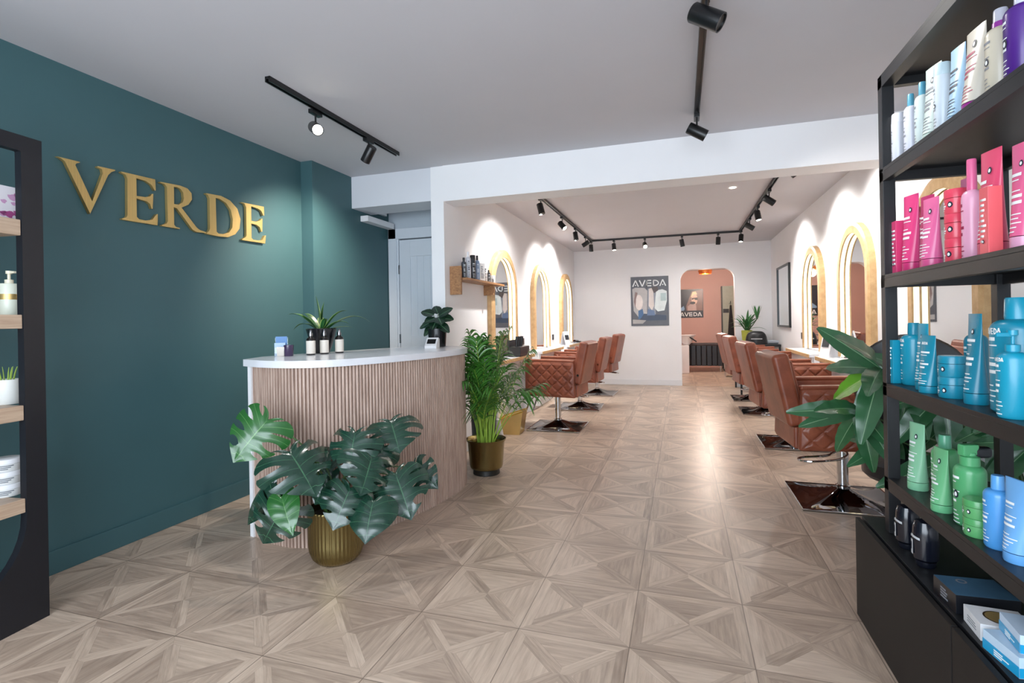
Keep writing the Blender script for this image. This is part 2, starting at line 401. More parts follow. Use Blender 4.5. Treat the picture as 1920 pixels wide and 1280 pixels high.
# ---------------------------------------------------------------- brass letters
LET = {
'V':[[(1.915,2.228),(2.025,2.23),(2.027,2.226),(2.008,2.216),(2.003,2.206),(2.087,2.022),(2.147,2.198),(2.143,2.221),(2.118,2.226),(2.121,2.233),(2.217,2.237),(2.217,2.231),(2.195,2.218),(2.177,2.196),(2.075,1.95),(1.952,2.212),(1.93,2.224)]],
'E1':[[(2.252,2.237),(2.464,2.243),(2.467,2.173),(2.46,2.171),(2.44,2.202),(2.402,2.218),(2.343,2.22),(2.343,2.111),(2.4,2.116),(2.43,2.128),(2.442,2.146),(2.45,2.148),(2.445,2.052),(2.438,2.05),(2.429,2.078),(2.405,2.091),(2.342,2.095),(2.342,1.982),(2.356,1.97),(2.398,1.969),(2.441,1.982),(2.47,2.023),(2.478,2.025),(2.475,1.952),(2.253,1.95),(2.253,1.956),(2.279,1.968),(2.285,1.982),(2.288,2.203),(2.278,2.225),(2.252,2.23)]],
'R':[[(2.499,2.237),(2.638,2.246),(2.692,2.24),(2.723,2.214),(2.726,2.172),(2.698,2.131),(2.646,2.1),(2.759,1.985),(2.784,1.972),(2.834,1.965),(2.833,1.958),(2.759,1.953),(2.727,1.965),(2.613,2.088),(2.59,2.092),(2.59,1.977),(2.603,1.963),(2.631,1.961),(2.631,1.954),(2.505,1.954),(2.505,1.96),(2.537,1.975),(2.546,1.99),(2.544,2.214),(2.527,2.229),(2.499,2.23)],[(2.593,2.226),(2.592,2.113),(2.628,2.116),(2.656,2.139),(2.664,2.166),(2.66,2.204),(2.642,2.224),(2.615,2.23)]],
'D':[[(2.838,2.241),(2.965,2.25),(3.044,2.233),(3.11,2.185),(3.138,2.111),(3.127,2.038),(3.087,1.989),(3.02,1.957),(2.938,1.951),(2.838,1.954),(2.838,1.961),(2.858,1.978),(2.865,1.995),(2.866,2.21),(2.853,2.232),(2.838,2.234)],[(2.918,2.224),(2.921,1.982),(2.938,1.971),(2.983,1.975),(3.03,1.994),(3.059,2.034),(3.066,2.098),(3.049,2.164),(3.007,2.207),(2.952,2.226)]],
'E2':[[(3.151,2.243),(3.374,2.254),(3.377,2.184),(3.366,2.182),(3.347,2.215),(3.311,2.228),(3.244,2.23),(3.243,2.118),(3.291,2.119),(3.335,2.138),(3.346,2.153),(3.357,2.155),(3.354,2.05),(3.343,2.048),(3.329,2.082),(3.295,2.096),(3.243,2.096),(3.242,1.984),(3.259,1.973),(3.309,1.974),(3.353,1.983),(3.38,2.024),(3.391,2.026),(3.381,1.959),(3.151,1.955),(3.151,1.963),(3.185,1.982),(3.193,1.996),(3.194,2.214),(3.179,2.237),(3.151,2.24)]]}
LAB = {'V': 'brass letter V, first of the word on the green wall', 'E1': 'brass letter E between the V and the R on the green wall', 'R': 'brass letter R with its long leg on the green wall', 'D': 'brass letter D with rounded bowl on the green wall', 'E2': 'brass letter E, last of the word beside the pier'}
def curve_shape(name, polys, depth, m, mw, bev=0.0):
    cu = bpy.data.curves.new(name, 'CURVE'); cu.dimensions = '2D'; cu.fill_mode = 'BOTH'; cu.extrude = depth; cu.bevel_depth = bev
    for p in polys:
        s = cu.splines.new('POLY'); s.points.add(len(p)-1); s.use_cyclic_u = True
        for k, (a, b) in enumerate(p): s.points[k].co = (a, b, 0, 1)
    tmp = bpy.data.objects.new('tmp', cu); COL.objects.link(tmp); bpy.context.view_layer.update()
    me = bpy.data.meshes.new_from_object(tmp); bpy.data.objects.remove(tmp); me.name = name
    me.transform(mw); me.materials.clear(); me.materials.append(m)
    o = bpy.data.objects.new(name, me); COL.objects.link(o); return o
MW = Matrix(((0, 0, 1, XG+.014), (1, 0, 0, 0), (0, 1, 0, 0), (0, 0, 0, 1)))
for k, ps in LET.items():
    o = curve_shape('brass_letter', ps, 0.011, M_brass, MW)
    tag(o, LAB[k], 'letter', 'brass letters on the green wall')

# ---------------------------------------------------------------- left display unit (black frame, oak shelves)
du = thing('display_shelf_unit', 'tall black framed display unit with oak shelves against the green wall', 'shelving', (-2.755, 1.60, 0), radians(6))
# local: y along unit towards the camera is negative, x towards wall is negative
def rr_poly(y0, y1, z0, z1, r, n=10):
    p = []
    for cy, cz, a0 in ((y1-.005, z1-.005, 0), (y0+.005, z1-.005, 90), (y0+r, z0+r, 180), (y1-r, z0+r, 270)):
        q = .005 if a0 < 180 else r
        for k in range(n+1):
            a = radians(a0+90*k/n); p.append((cy+q*cos(a), cz+q*sin(a)))
    return p
hole = rr_poly(-1.12, -.085, .16, 2.085, .32)
out = [(-1.22, 0), (0.0, 0), (0.0, 2.155), (-1.22, 2.155)]
o = curve_shape('front_frame', [out, hole], 0.0175, M_navy, Matrix(((0, 0, 1, -.0175), (1, 0, 0, 0), (0, 1, 0, 0), (0, 0, 0, 1))))
o.parent = du
for y in (-.012, -1.208): B().b2(-.30, -.035, y-.012, y+.012, 0, 2.155).build('side_panel', M_navy, du) if y < -.5 else None
LSZ = [(1.713, 1.783), (1.305, 1.366), (.903, .969), (.499, .561)]
for z0, z1 in LSZ:
    B().b2(-.27, -.004, -1.12, -.087, z0, z1, .003).build('shelf', M_oakY, du)
bb = B(); bb.cyl((-.26, -.09, .0), (-.26, -.09, 2.15), .008); bb.build('rear_rod', M_navy, du)
dm = Matrix.Translation((-2.755, 1.60, 0)) @ Matrix.Rotation(radians(6), 4, 'Z')
def onunit(y, x, z): return dm @ Vector((x, y, z))

# ---------------------------------------------------------------- printed detail helpers
def bars_box(b, x, y0, y1, z0, z1, n, seed, lw=.55):
    """short printed lines on a plane x=const facing -x"""
    rnd = random.Random(seed); h = (z1-z0)/n
    for k in range(n):
        z = z1 - (k+.5)*h; w = (y1-y0)*rnd.uniform(.45, 1)
        b.b2(x-.0006, x, y1-w, y1, z-h*lw/2, z+h*lw/2)
def on_round(b, r, a0, a1, z0, z1, off=.0006, sy=1.0, n=8, fr=None):
    """printed patch on a round body; angle measured from -x axis"""
    A, C = [], []
    for k in range(n+1):
        a = pi + a0 + (a1-a0)*k/n
        for z, L in ((z0, A), (z1, C)):
            q = (fr(z) if fr else r)+off
            L.append((q*cos(a), q*sin(a)*sy, z))
    b.strip(A, C)
def drop(b, x, y, z, s, fn=None):
    """small drop-shaped mark: mi 1 dark rim, mi 2 white inside"""
    for k, (q, m, o) in enumerate(((1, 1, .0012), (.55, 2, .0018))):
        b.mi = m; pts = []
        for i in range(14):
            a = 2*pi*i/14; rad = q*s*(1+.25*max(0, sin(a))**3)
            pts.append((y+rad*cos(a)*.8, z+rad*sin(a)))
        if fn: v = [b.bm.verts.new(fn(py, pz, o)) for py, pz in pts]
        else: v = [b.bm.verts.new((x-o, py, pz)) for py, pz in pts]
        b.bm.faces.new(v).material_index = b.mi
    b.mi = 0
M_ink = mat('dark_ink', '#1d2333', .5); M_wink = mat('white_ink', '#eef2f4', .5)
STY = {}
def pm(col, rough=.32): 
    return mat('plastic_'+col.strip('#'), col, rough, var=.02, coat=.15)
def bottle(label, cat, loc, rz, h, w, col, capcol=None, kind='bottle', ink=None, group=None, mark=True, seed=0, name=None, print_=True, caph=None, word=False, ring=None):
    """shampoo bottle, tube, jar, pump or spray; front faces local -x"""
    name = name or {'bottle': 'shampoo_bottle', 'tube': 'cream_tube', 'jar': 'cream_jar', 'can': 'spray_can', 'pump': 'pump_bottle', 'spray': 'spray_bottle', 'box': 'carton'}[kind]
    t = thing(name, label, cat, loc, rz, group); r = w/2; m = pm(col); cm = pm(capcol or col)
    ink = ink or M_wink; mats = [ink, M_ink, M_wink]
    if kind in ('bottle', 'can', 'pump', 'spray'):
        ch = caph or {'bottle': .18, 'can': .17, 'pump': .24, 'spray': .26}[kind]
        zs = h*(1-ch)
        nr = {'bottle': .46, 'can': .93, 'pump': .42, 'spray': .5}[kind]*r
        sh = .10*h if kind != 'can' else .01*h
        prof = [(r*.9, 0), (r, .006), (r, zs-sh)] + [(nr+(r-nr)*cos(a*pi/12), zs-sh+sh*.9*sin(a*pi/12)) for a in range(1, 7)] + [(nr*.95, zs)]
        body = B().lathe(prof, n=28).build('body', m, t)
        if ring: B().lathe([(nr*1.25, zs-.012), (nr*1.15, zs+.012)], n=24).build('neck_ring', pm(ring), t)
        if kind in ('bottle', 'can'):
            B().lathe([(nr*1.02, zs-.002), (nr*1.04, zs+.004), (nr*.98, h-.004), (nr*.9, h)], n=24).build('cap', cm, t)
        elif kind == 'pump':
            c = B(); c.lathe([(nr*1.1, zs), (nr*1.1, zs+.3*(h-zs)), (nr*.3, zs+.34*(h-zs)), (nr*.3, zs+.72*(h-zs)), (nr*.8, zs+.76*(h-zs)), (nr*.8, h)], n=18); c.box((-r*.6, 0, h-.012), (r*1.2, nr*.5, .012), .003); c.build('pump', cm, t)
        else:
            c = B(); c.lathe([(nr*1.25, zs-.004), (nr*1.25, zs+.35*(h-zs)), (nr*.8, zs+.42*(h-zs)), (nr*.8, zs+.55*(h-zs))], n=18); c.build('collar', m, t)
            c = B(); c.box((-.004, 0, h-.022), (.05, .026, .036), .006); c.box((.012, 0, zs+.5*(h-zs)), (.024, .02, .04), .004); c.build('nozzle', m, t)
            c = B(); c.box((.034, 0, h-.03), (.055, .03, .034), .01); c.build('trigger', pm('#16181c'), t)
        if print_:
            p = B(); rnd = random.Random(seed); z = zs*.80
            for k in range(9):
                hh = (.006 if k in (0, 3, 4) else .0022)*h/.2; a1 = .35+rnd.uniform(.1, .45)
                on_round(p, r, -.55, -.55+a1, z-hh, z); z -= hh+(.007 if k not in (1, 4) else .02)*h/.2
            if mark: drop(p, 0, .1*r, zs*.9 if kind == 'bottle' and h > .26 else zs*.5, r*.28, lambda a, z, o: ((-math.sqrt(max(1e-6, (r+o)**2-a*a))), a, z))
            if word: p.mi = 0; wordmark(p, lambda a, c: (-math.sqrt(max(1e-6, (r+.0016)**2-(r*.55-a)**2)), r*.55-a, zs*.80+.008+c), r*.3, r*.9, r*.055)
            p.build('print', mats, body, ang=180)
    elif kind == 'tube':
        zc = h*.12
        B().lathe([(r*.86, 0), (r*.9, .004), (r*.9, zc)], n=28, sy=1).build('cap', cm, t)
        def rad(s):  # half-depth in x and half-width in y
            return (r*.9*(1-s)+.003*s, r*.9*(1-s)+r*1.08*s)
        def fn(u, v):
            a = 2*pi*u; s = v**.9; rx, ry = rad(s); return (rx*cos(a), ry*sin(a), zc+.002+(h-zc-.002)*v)
        body = B().grid(fn, 28, 10).build('body', m, t, weld=.0002)
        if print_:
            p = B(); rnd = random.Random(seed)
            def sf(y, z, o=.0014):
                s = max(0, (z-zc)/(h-zc))**.9; rx, ry = rad(s); q = min(.999, abs(y)/ry); return (-(rx*math.sqrt(1-q*q)+o), y, z)
            z = h*.72
            for k in range(10):
                hh = (.006 if k in (0, 3, 4) else .0022)*h/.2; ww = r*rnd.uniform(.7, 1.35)
                N = 5; y0 = r*.72
                p.strip([sf(y0-ww*i/N, z-hh) for i in range(N+1)], [sf(y0-ww*i/N, z) for i in range(N+1)]); z -= hh+(.006 if k not in (1, 4) else .018)*h/.2
            if word: p.mi = 0; wordmark(p, lambda a, c: sf(r*.6-a, h*.84+c, .0026), r*.28, r*.9, r*.06)
            if mark: drop(p, 0, -r*.25, h*.80, r*.24, lambda a, z, o: sf(a, z, o+.0012))
            p.build('print', mats, body, ang=180)
    elif kind == 'jar':
        body = B().lathe([(r*.95, 0), (r, .004), (r, h*.62)], n=28).build('body', m, t)
        B().lathe([(r*1.01, h*.64), (r*1.01, h-.003), (r*.97, h)], n=28).build('lid', cm, t)
        if print_:
            p = B()
            for k, (z, hh, a1) in enumerate(((.5, .09, .5), (.36, .06, .7), (.26, .04, .6), (.18, .04, .4))): on_round(p, r, -.7, -.7+a1, h*z-h*hh, h*z)
            if mark: drop(p, 0, -.45*r, h*.36, h*.11, lambda a, z, o: ((-math.sqrt(max(1e-6, (r+o)**2-a*a))), a, z))
            p.build('print', mats, body, ang=180)
    elif kind == 'box':
        body = B().b2(-r, r, -r, r, 0, h, .0015).build('carton_body', m, t)
        if print_:
            p = B(); bars_box(p, -r, -r*.7, r*.7, h*.15, h*.85, 9, seed, .45)
            if mark: drop(p, -r-.001, 0, h*.18, r*.3)
            p.build('print', mats, body, ang=180)
    return t

# stroke letters for the wordmark
def wordmark(b, fn, h, w, sw):
    """A V E D A drawn with strokes; fn maps (x,z) to 3D; total width w, height h"""
    def seg(p, q):
        p = Vector(p); q = Vector(q); d = (q-p).normalized(); n = Vector((-d.y, d.x))*sw/2; e = d*sw*.0
        v = [b.bm.verts.new(fn(*c)) for c in (p+n-e, p-n-e, q-n+e, q+n+e)]; b.bm.faces.new(v).material_index = b.mi
    lw = w/5.0; g = lw*.08
    for i, ch in enumerate('AVEDA'):
        x0 = i*lw+g; x1 = (i+1)*lw-g; xm = (x0+x1)/2
        if ch == 'A':
            seg((x0, 0), (xm, h)); seg((xm, h), (x1, 0)); seg((xm-sw/2, h*.22), (xm+sw/2, h*.22))
        if ch == 'V': seg((x0, h), (xm, 0)); seg((xm, 0), (x1, h))
        if ch == 'E':
            seg((x0+sw/2, 0), (x0+sw/2, h))
            for z in (sw/2, h/2, h-sw/2): seg((x0, z), (x1-g, z))
        if ch == 'D':
            seg((x0+sw/2, 0), (x0+sw/2, h)); pr = (x0, h-sw/2)
            for k in range(9):
                a = pi/2-pi*k/8; q = (x0+(x1-x0)*.25+(x1-x0)*.72*cos(a), h/2+(h/2-sw/2)*sin(a)); seg(pr, q); pr = q
            seg(pr, (x0, sw/2))
# products on the left unit
lp = onunit(-.055, -.125, LSZ[0][1]); t = thing('gift_carton', 'white carton with pink flower print on the top oak shelf', 'carton', lp, radians(6))
B().b2(-.04, .04, -.07, .035, 0, .155, .002).build('carton_body', pm('#eee9ee'), t)
bb = B(); rnd = random.Random(4)
for k in range(11):
    cy, cz, s = rnd.uniform(-.06, .025), rnd.uniform(.02, .14), rnd.uniform(.008, .02)
    v = [bb.bm.verts.new((.0406, max(-.069, min(.034, cy+s*(1+.3*sin(3*a))*cos(a))), max(.002, min(.153, cz+s*.8*(1+.3*cos(5*a))*sin(a))))) for a in [2*pi*i/12 for i in range(12)]]
    bb.bm.faces.new(v).material_index = k % 2
bb.build('flower_print', [pm('#b2568f'), pm('#d3a3c8')], t)
lp = onunit(-.05, -.13, LSZ[1][1]); t = thing('pump_bottle', 'cream pump bottle with gold band on the second oak shelf', 'bottle', lp, radians(6))
B().lathe([(.036, 0), (.038, .004), (.038, .135), (.034, .142), (.014, .144)], n=28).build('body', pm('#dfe3d2'), t)
B().lathe([(.0385, .07), (.0385, .095)], n=28, cap=False).build('gold_band', M_brass, t)
bb = B(); bb.lathe([(.016, .142), (.016, .16), (.006, .162), (.006, .185), (.012, .187), (.012, .2)], n=16); bb.b2(.0, .035, -.006, .006, .188, .198, .002); bb.build('pump', pm('#e8e0c8'), t)
lp = onunit(-.06, -.14, LSZ[2][1]); t = thing('plant_pot', 'small white pot with green shoots on the third oak shelf', 'plant pot', lp, 0)
B().lathe([(.047, 0), (.05, .004), (.05, .11), (.046, .11), (.045, .095)], n=28).build('pot', pm('#e9ebe6'), t)
bb = B()
for a in range(8): bb.tube([(.02*cos(a), .02*sin(a), .09), (.03*cos(a), .03*sin(a), .14), (.038*cos(a), .036*sin(a), .165)], .0035, 6, .001)
bb.build('shoots', M_cane, t)
for k in range(3):
    lp = onunit(-.065, -.145, LSZ[3][1]+.056*k)
    t = thing('cream_jar', ['white label jar at the bottom of the stack of three on the lowest oak shelf', 'white label jar in the middle of the stack of three on the lowest oak shelf', 'white label jar on top of the stack of three on the lowest oak shelf'][k], 'jar', lp, 0, 'jars stacked on the left unit')
    B().lathe([(.052, 0), (.054, .003), (.054, .032)], n=28).build('body', pm('#dfe1e0'), t)
    B().lathe([(.055, .033), (.055, .053), (.052, .055)], n=28).build('lid', pm('#e8eaee'), t)
    bb = B()
    for q, z in ((0, .024), (1, .017), (2, .010)):
        A, C = [], []
        for i in range(7):
            a = -.9+.9*i/6*(1-.2*q); A.append((.0546*cos(a), .0546*sin(a), z)); C.append((.0546*cos(a), .0546*sin(a), z+.004))
        bb.strip(A, C)
    bb.build('print', pm('#6a7078'), t)

# ---------------------------------------------------------------- reception desk
desk = thing('reception_desk', 'curved reception desk with fluted wood front and white top', 'desk', (-2.0, 3.1, 0))
def dl(p, z=0): return (p[0]+2.0, p[1]-3.1, z)
front = catmull([(-2.525, 2.57, 0), (-2.37, 2.515, 0), (-2.17, 2.50, 0), (-2.0, 2.575, 0), (-1.865, 2.79, 0), (-1.76, 3.06, 0), (-1.68, 3.38, 0), (-1.652, 3.72, 0), (-1.71, 3.97, 0), (-1.86, 4.12, 0)], 24)
# resample by arc length
L = [0]
for a, b in zip(front, front[1:]): L.append(L[-1]+(b-a).length)
def at_len(s):
    s = max(0, min(L[-1]-1e-6, s)); i = max(j for j in range(len(L)-1) if L[j] <= s); t = (s-L[i])/(L[i+1]-L[i])
    p = front[i].lerp(front[i+1], t); d = (front[i+1]-front[i]).normalized(); return p, Vector((d.y, -d.x, 0))
pitch = .0225; nr = int(L[-1]/pitch); bb = B(); inner = []; outp = []
for k in range(nr):
    for q in range(8):
        t_ = q/8; p, n = at_len((k+t_)*pitch)
        prof = -.010 if q in (0, 7) else .006*math.sqrt(max(0, 1-((t_-.5)/.40)**2))
        outp.append(p + n*prof)
poly = [(p.x, p.y) for p in outp]; back = [(-1.9, 4.1), (-2.2, 3.9), (-2.42, 3.4), (-2.53, 2.62)]
bb.strip([dl((x, y), .0) for x, y in poly], [dl((x, y), 1.052) for x, y in poly]); bb.build('fluted_front', M_slat, desk, ang=25)
bb = B(); bb.strip([dl(p, 0) for p in back], [dl(p, 1.05) for p in back]); bb.build('back_panel', M_trim, desk)
bb = B(); bb.prism([(-2.556, 2.56), (-2.524, 2.553), (-2.50, 2.76), (-2.535, 2.78)], 0, 1.052, lambda x, y, h: dl((x, y), h)); bb.build('end_panel', M_trim, desk)
top = []
for i in range(0, 61):
    p, n = at_len(L[-1]*i/60); q = p + n*.028; top.append((q.x, q.y))
top = [(-2.61, 2.60)] + [(-2.595, 2.565)] + top[1:] + [(-1.95, 4.2), (-2.2, 4.17), (-2.4, 3.8), (-2.62, 3.1), (-2.675, 2.8)]
bb = B(); bb.prism(top, 1.05, 1.092, lambda x, y, h: dl((x, y), h)); bb.build('worktop', M_quartz, desk, ang=30)
ZT = 1.0925
# items on the desk
AMB = mat('dark_amber_glass', '#140d0b', .12, coat=.5); LBL = mat('cream_paper_label', '#e4dcd0', .6)
def serum(label, loc):
    t = thing('glass_bottle', label, 'bottle', loc, 0, 'dark bottles on the reception desk')
    B().lathe([(.028, 0), (.03, .003), (.03, .105), (.024, .118), (.0125, .124), (.0125, .132)], n=24).build('body', AMB, t)
    B().lathe([(.0305, .01), (.0305, .098)], n=24, cap=False).build('label', LBL, t)
    B().lathe([(.0145, .13), (.0145, .15), (.009, .152), (.008, .17), (.006, .174)], n=16).build('cap', M_steel, t)
    return t
s0 = serum('dark glass bottle with cream label, leftmost of the three on the desk', (-2.42, 2.975, ZT))
dup(s0, (-2.395, 3.085, ZT), 0, 'dark glass bottle with cream label, middle of the three on the desk')
dup(s0, (-2.36, 3.207, ZT), 0, 'dark glass bottle with cream label, rightmost of the three on the desk')
for o_, sc_ in ((s0, 1),): pass
t = thing('leaflet_holder', 'clear stand of blue and white leaflets on the desk end', 'leaflet holder', (-2.575, 2.87, ZT), radians(35))
B().box((0, .012, .066), (.072, .002, .13), .0).build('leaflet', [mat('leaflet_blue', '#4a7fb8', .4)], t)
B().box((-.008, -.004, .045), (.068, .002, .088), .0).build('leaflet', [mat('leaflet_pale', '#a9c3e0', .4)], t)
B().box((0, .004, .03), (.08, .045, .003)).build('stand', M_glass, t)
bb = B(); bb.box((0, -.012, .03), (.08, .003, .058)); bb.box((0, .02, .062), (.08, .003, .125)); bb.build('pocket', M_glass, t)
t = thing('scented_candle', 'small dark purple candle jar beside the leaflets', 'candle', (-2.51, 2.865, ZT))
B().lathe([(.028, 0), (.03, .003), (.032, .074), (.028, .074), (.027, .06)], n=24).build('jar', mat('purple_glass', '#3a2a4a', .2, coat=.4), t)
t = thing('price_card', 'small white folded card between leaflets and candle', 'card', (-2.545, 2.83, ZT), radians(25))
bb = B(); bb.box((0, 0, .032), (.05, .0015, .064), rot=Matrix.Rotation(radians(12), 3, 'X')); bb.build('card', LBL, t)
t = thing('card_reader', 'white payment terminal with black screen on the desk', 'card reader', (-1.93, 3.83, ZT), radians(10))
bb = B(); bb.prism([(-.05, 0), (.05, 0), (.05, .075), (.02, .085), (-.05, .02)], -.048, .048, lambda y, z, x: (x, y, z)); bb.build('housing', mat('white_plastic', '#e6e6e8', .35), t)
bb = B(); bb.box((0, -.017, .0555), (.07, .05, .003), rot=Matrix.Rotation(radians(43), 3, 'X')); bb.build('screen', mat('black_screen', '#0c0d10', .1), t)

# ---------------------------------------------------------------- plants
def frame_to(J, T, N):
    y = (T-J); L_ = y.length; y.normalize(); x = y.cross(N).normalized(); z = x.cross(y)
    return Matrix(((x.x, y.x, z.x, J.x), (x.y, y.y, z.y, J.y), (x.z, y.z, z.z, J.z), (0, 0, 0, 1))), L_
MARG = catmull([(0, 1.0, 0), (.10, .90, 0), (.24, .76, 0), (.37, .58, 0), (.46, .38, 0), (.50, .16, 0), (.47, -.04, 0), (.36, -.18, 0), (.20, -.20, 0), (.07, -.12, 0), (0, 0, 0)], 8)
ML = [0]
for a, b in zip(MARG, MARG[1:]): ML.append(ML[-1]+(b-a).length)
def marg(u):
    s = u*ML[-1]*.9999; i = max(j for j in range(len(ML)-1) if ML[j] <= s); return MARG[i].lerp(MARG[i+1], (s-ML[i])/(ML[i+1]-ML[i]))
def monstera_leaf(J, T, N, W, split, parent, m, seed, n=5):
    rnd = random.Random(seed); M, Ln = frame_to(Vector(J), Vector(T), Vector(N)); b = B()
    fold = rnd.uniform(.16, .34); droop = rnd.uniform(.28, .5)
    for sd in (1, -1):
        ks = [0.0] + [(.06+.94*(k+rnd.uniform(-.12, .12))/n) for k in range(1, n)] + [1.0]; gaps = [rnd.choice((.35, .8, 1.0, 1.5)) for _ in range(n+1)]
        for k in range(n):
            u0_, u1_ = ks[k], ks[k+1]; gl = split*.030*gaps[k] if k > 0 else 0; gr = split*.030*gaps[k+1] if k < n-1 else 0
            s0 = .40
            def fn(a, s):
                q0 = max(0, (s-s0)/(1-s0)); e = sin(pi*min(1, .06+q0*.78))**.7 if q0 > 0 else 0
                lo, hi = u0_+gl*e*1.5, u1_-gr*e*1.5; u = lo+(hi-lo)*a
                rnd_end = 1-.045*split*(2*a-1)**4*s
                o = Vector((0, .97*(1-u)**1.25, 0)); p = marg(u); q = o.lerp(p, s*rnd_end)
                q.y += .06*s*(1-s)*(-1)
                x = sd*q.x*W/Ln; y = q.y
                z = fold*abs(x) - droop*(max(0, y)**2)*.6 - .9*abs(x)**2 - .022*abs(sin(pi*a))*sin(pi*s) - .25*max(0, -y)
                return M @ (Vector((x, y, z))*Ln)
            b.grid(fn, 6, 8, uv=lambda a, s: (a, s))
    return b.build('leaf', m, parent, weld=.0006, ang=60)
PX, PY = -1.835, 2.44
mon = thing('monstera_plant', 'large monstera with split leaves in ribbed brass pot before the desk', 'plant', (PX, PY, 0))
Rl = lambda p: (p[0]-PX, p[1]-PY, p[2])
B().lathe([(.085, 0), (.105, .006), (.128, .03), (.143, .07), (.147, .12), (.147, .285), (.151, .292), (.149, .298), (.142, .298), (.139, .27), (.139, .25)], n=176, ribs=44, ribd=.013).build('pot', M_pot, mon, ang=50)
B().lathe([(.001, .252), (.139, .252)], n=24, cap=False).build('soil', M_soil, mon)
MON = [((-2.083, 2.215, 0.803), (-2.166, 2.051, 0.627), 0.264, 0.9), ((-1.926, 2.192, 0.65), (-1.709, 2.126, 0.485), 0.312, 0.9), ((-1.924, 2.13, 0.439), (-1.802, 2.043, 0.31), 0.126, 0.0),
 ((-1.975, 2.218, 0.377), (-2.074, 2.123, 0.176), 0.265, 0.9), ((-2.084, 2.246, 0.42), (-2.225, 2.179, 0.236), 0.099, 0.0), ((-1.705, 2.443, 0.709), (-1.667, 2.297, 0.532), 0.248, 0.8),
 ((-1.627, 2.678, 0.732), (-1.504, 2.561, 0.603), 0.293, 0.9), ((-1.592, 2.427, 0.592), (-1.533, 2.257, 0.459), 0.267, 0.7), ((-1.485, 2.483, 0.489), (-1.33, 2.365, 0.321), 0.278, 1.0),
 ((-1.487, 2.692, 0.474), (-1.318, 2.621, 0.397), 0.168, 0.8), ((-1.633, 2.287, 0.457), (-1.63, 2.141, 0.313), 0.226, 0.8), ((-1.509, 2.307, 0.398), (-1.467, 2.152, 0.27), 0.208, 0.0),
 ((-1.782, 2.302, 0.469), (-1.83, 2.244, 0.369), 0.130, 0.0), ((-1.995, 2.453, 0.534), (-1.84, 2.451, 0.424), 0.209, 0.4), ((-1.684, 2.523, 0.615), (-1.775, 2.42, 0.515), 0.189, 0.0), ((-1.609, 2.579, 0.606), (-1.613, 2.472, 0.512), 0.173, 0.0)]
camp = Vector((0, 0, CAMZ))
for i, (J, T, W, sp) in enumerate(MON):
    J = Vector(J); T = Vector(T); N = ((camp-J).normalized()*.8 + Vector((.28*sin(i*2.1), .2*cos(i*1.7), .5+.25*sin(i*3.3)))).normalized()
    L0 = (T-J).length
    J2, T2 = Vector(Rl(J)), Vector(Rl(T))
    monstera_leaf(J2, T2, N, W*1.22, sp, mon, M_monst2 if i in (0, 2) else M_monst, i+3)
    base = Vector((.05*cos(i*2.4), .05*sin(i*2.4), .25)); mid = base.lerp(J2, .5)+Vector((0, 0, .10 if J2.z > .3 else .16))
    back_ = J2 - N*.02
    B().tube(catmull([base, mid, back_], 8), .0055, 8, .0035).build('stem', M_stem, mon)
# palm
PX2, PY2 = -1.615, 4.19
palm = thing('areca_palm', 'bushy areca palm in brass pot with black foot at desk end', 'plant', (PX2, PY2, 0))
B().lathe([(.112, 0), (.115, .004), (.112, .042), (.105, .046)], n=40).build('pot_foot', M_potin, palm)
B().lathe([(.115, .044), (.135, .055), (.142, .075), (.158, .27), (.172, .292), (.174, .3), (.168, .3), (.15, .27), (.148, .24)], n=64).build('pot', [M_pot], palm, ang=50)
B().lathe([(.001, .24), (.148, .24)], n=24, cap=False).build('soil', M_soil, palm)
rnd = random.Random(11)
def frond(base, tip, arch, nl, ll, parent, m, rnd, name='frond', bare=.45, w=.011, stemm=None):
    base = Vector(base); tip = Vector(tip); mid = base.lerp(tip, .55)+Vector((0, 0, arch))
    pts = [base*(1-t)**2 + mid*2*t*(1-t) + tip*t*t for t in [k/22 for k in range(23)]]
    b = B(); b.mi = 1; b.tube(pts, .006, 6, .0012); b.mi = 0
    for k in range(nl):
        t = bare+(1-bare)*(k+.5)/nl; p = base*(1-t)**2 + mid*2*t*(1-t) + tip*t*t
        d = ((mid-base)*(1-t)+(tip-mid)*t).normalized(); sdv = d.cross(Vector((0, 0, 1)));
        if sdv.length < .1: sdv = Vector((1, 0, 0))
        sdv.normalize(); upv = sdv.cross(d)
        for sg in (1, -1):
            l_ = ll*(.5+.8*sin(pi*min(1, .15+.8*(t-bare)/(1-bare))))*rnd.uniform(.8, 1.15)
            dr_ = (d*.9+sdv*sg*rnd.uniform(.4, .8)+upv*rnd.uniform(.0, .45)).normalized(); q = dr_.cross(upv).normalized()
            def fn(a, s, p=p, dr_=dr_, q=q, l_=l_):
                ww = w*(sin(pi*min(1, .08+s*.95))**.7); c = p+dr_*l_*s+Vector((0, 0, -.75*l_*s*s)); return c+q*ww*(a-.5)*2+upv*(-.3*ww*(1-abs(a-.5)*2))
            b.grid(fn, 2, 6, uv=lambda a, s: (a, s*.5+.3))
    return b.build(name, [m, stemm or M_cane], parent, ang=80)
for i in range(34):
    a = 2*pi*i/34+rnd.uniform(-.25, .25); bs = (.06*cos(a*3), .06*sin(a*3), .235)
    k3 = i % 3
    R_ = (rnd.uniform(.32, .5), rnd.uniform(.2, .42), rnd.uniform(.03, .28))[k3]; zt = (rnd.uniform(.58, .95), rnd.uniform(.85, 1.12), rnd.uniform(1.0, 1.3))[k3]
    dx, dy = R_*cos(a), R_*sin(a)
    if zt < 1.08 and dx < -.11 and dy < .25: dx = -.11
    dx = max(dx, -.45)
    frond(bs, (dx, dy, zt-.04), rnd.uniform(.1, .28), 12, rnd.uniform(.2, .28), palm, M_palm, rnd, w=.0105, bare=.38)
bb = B()
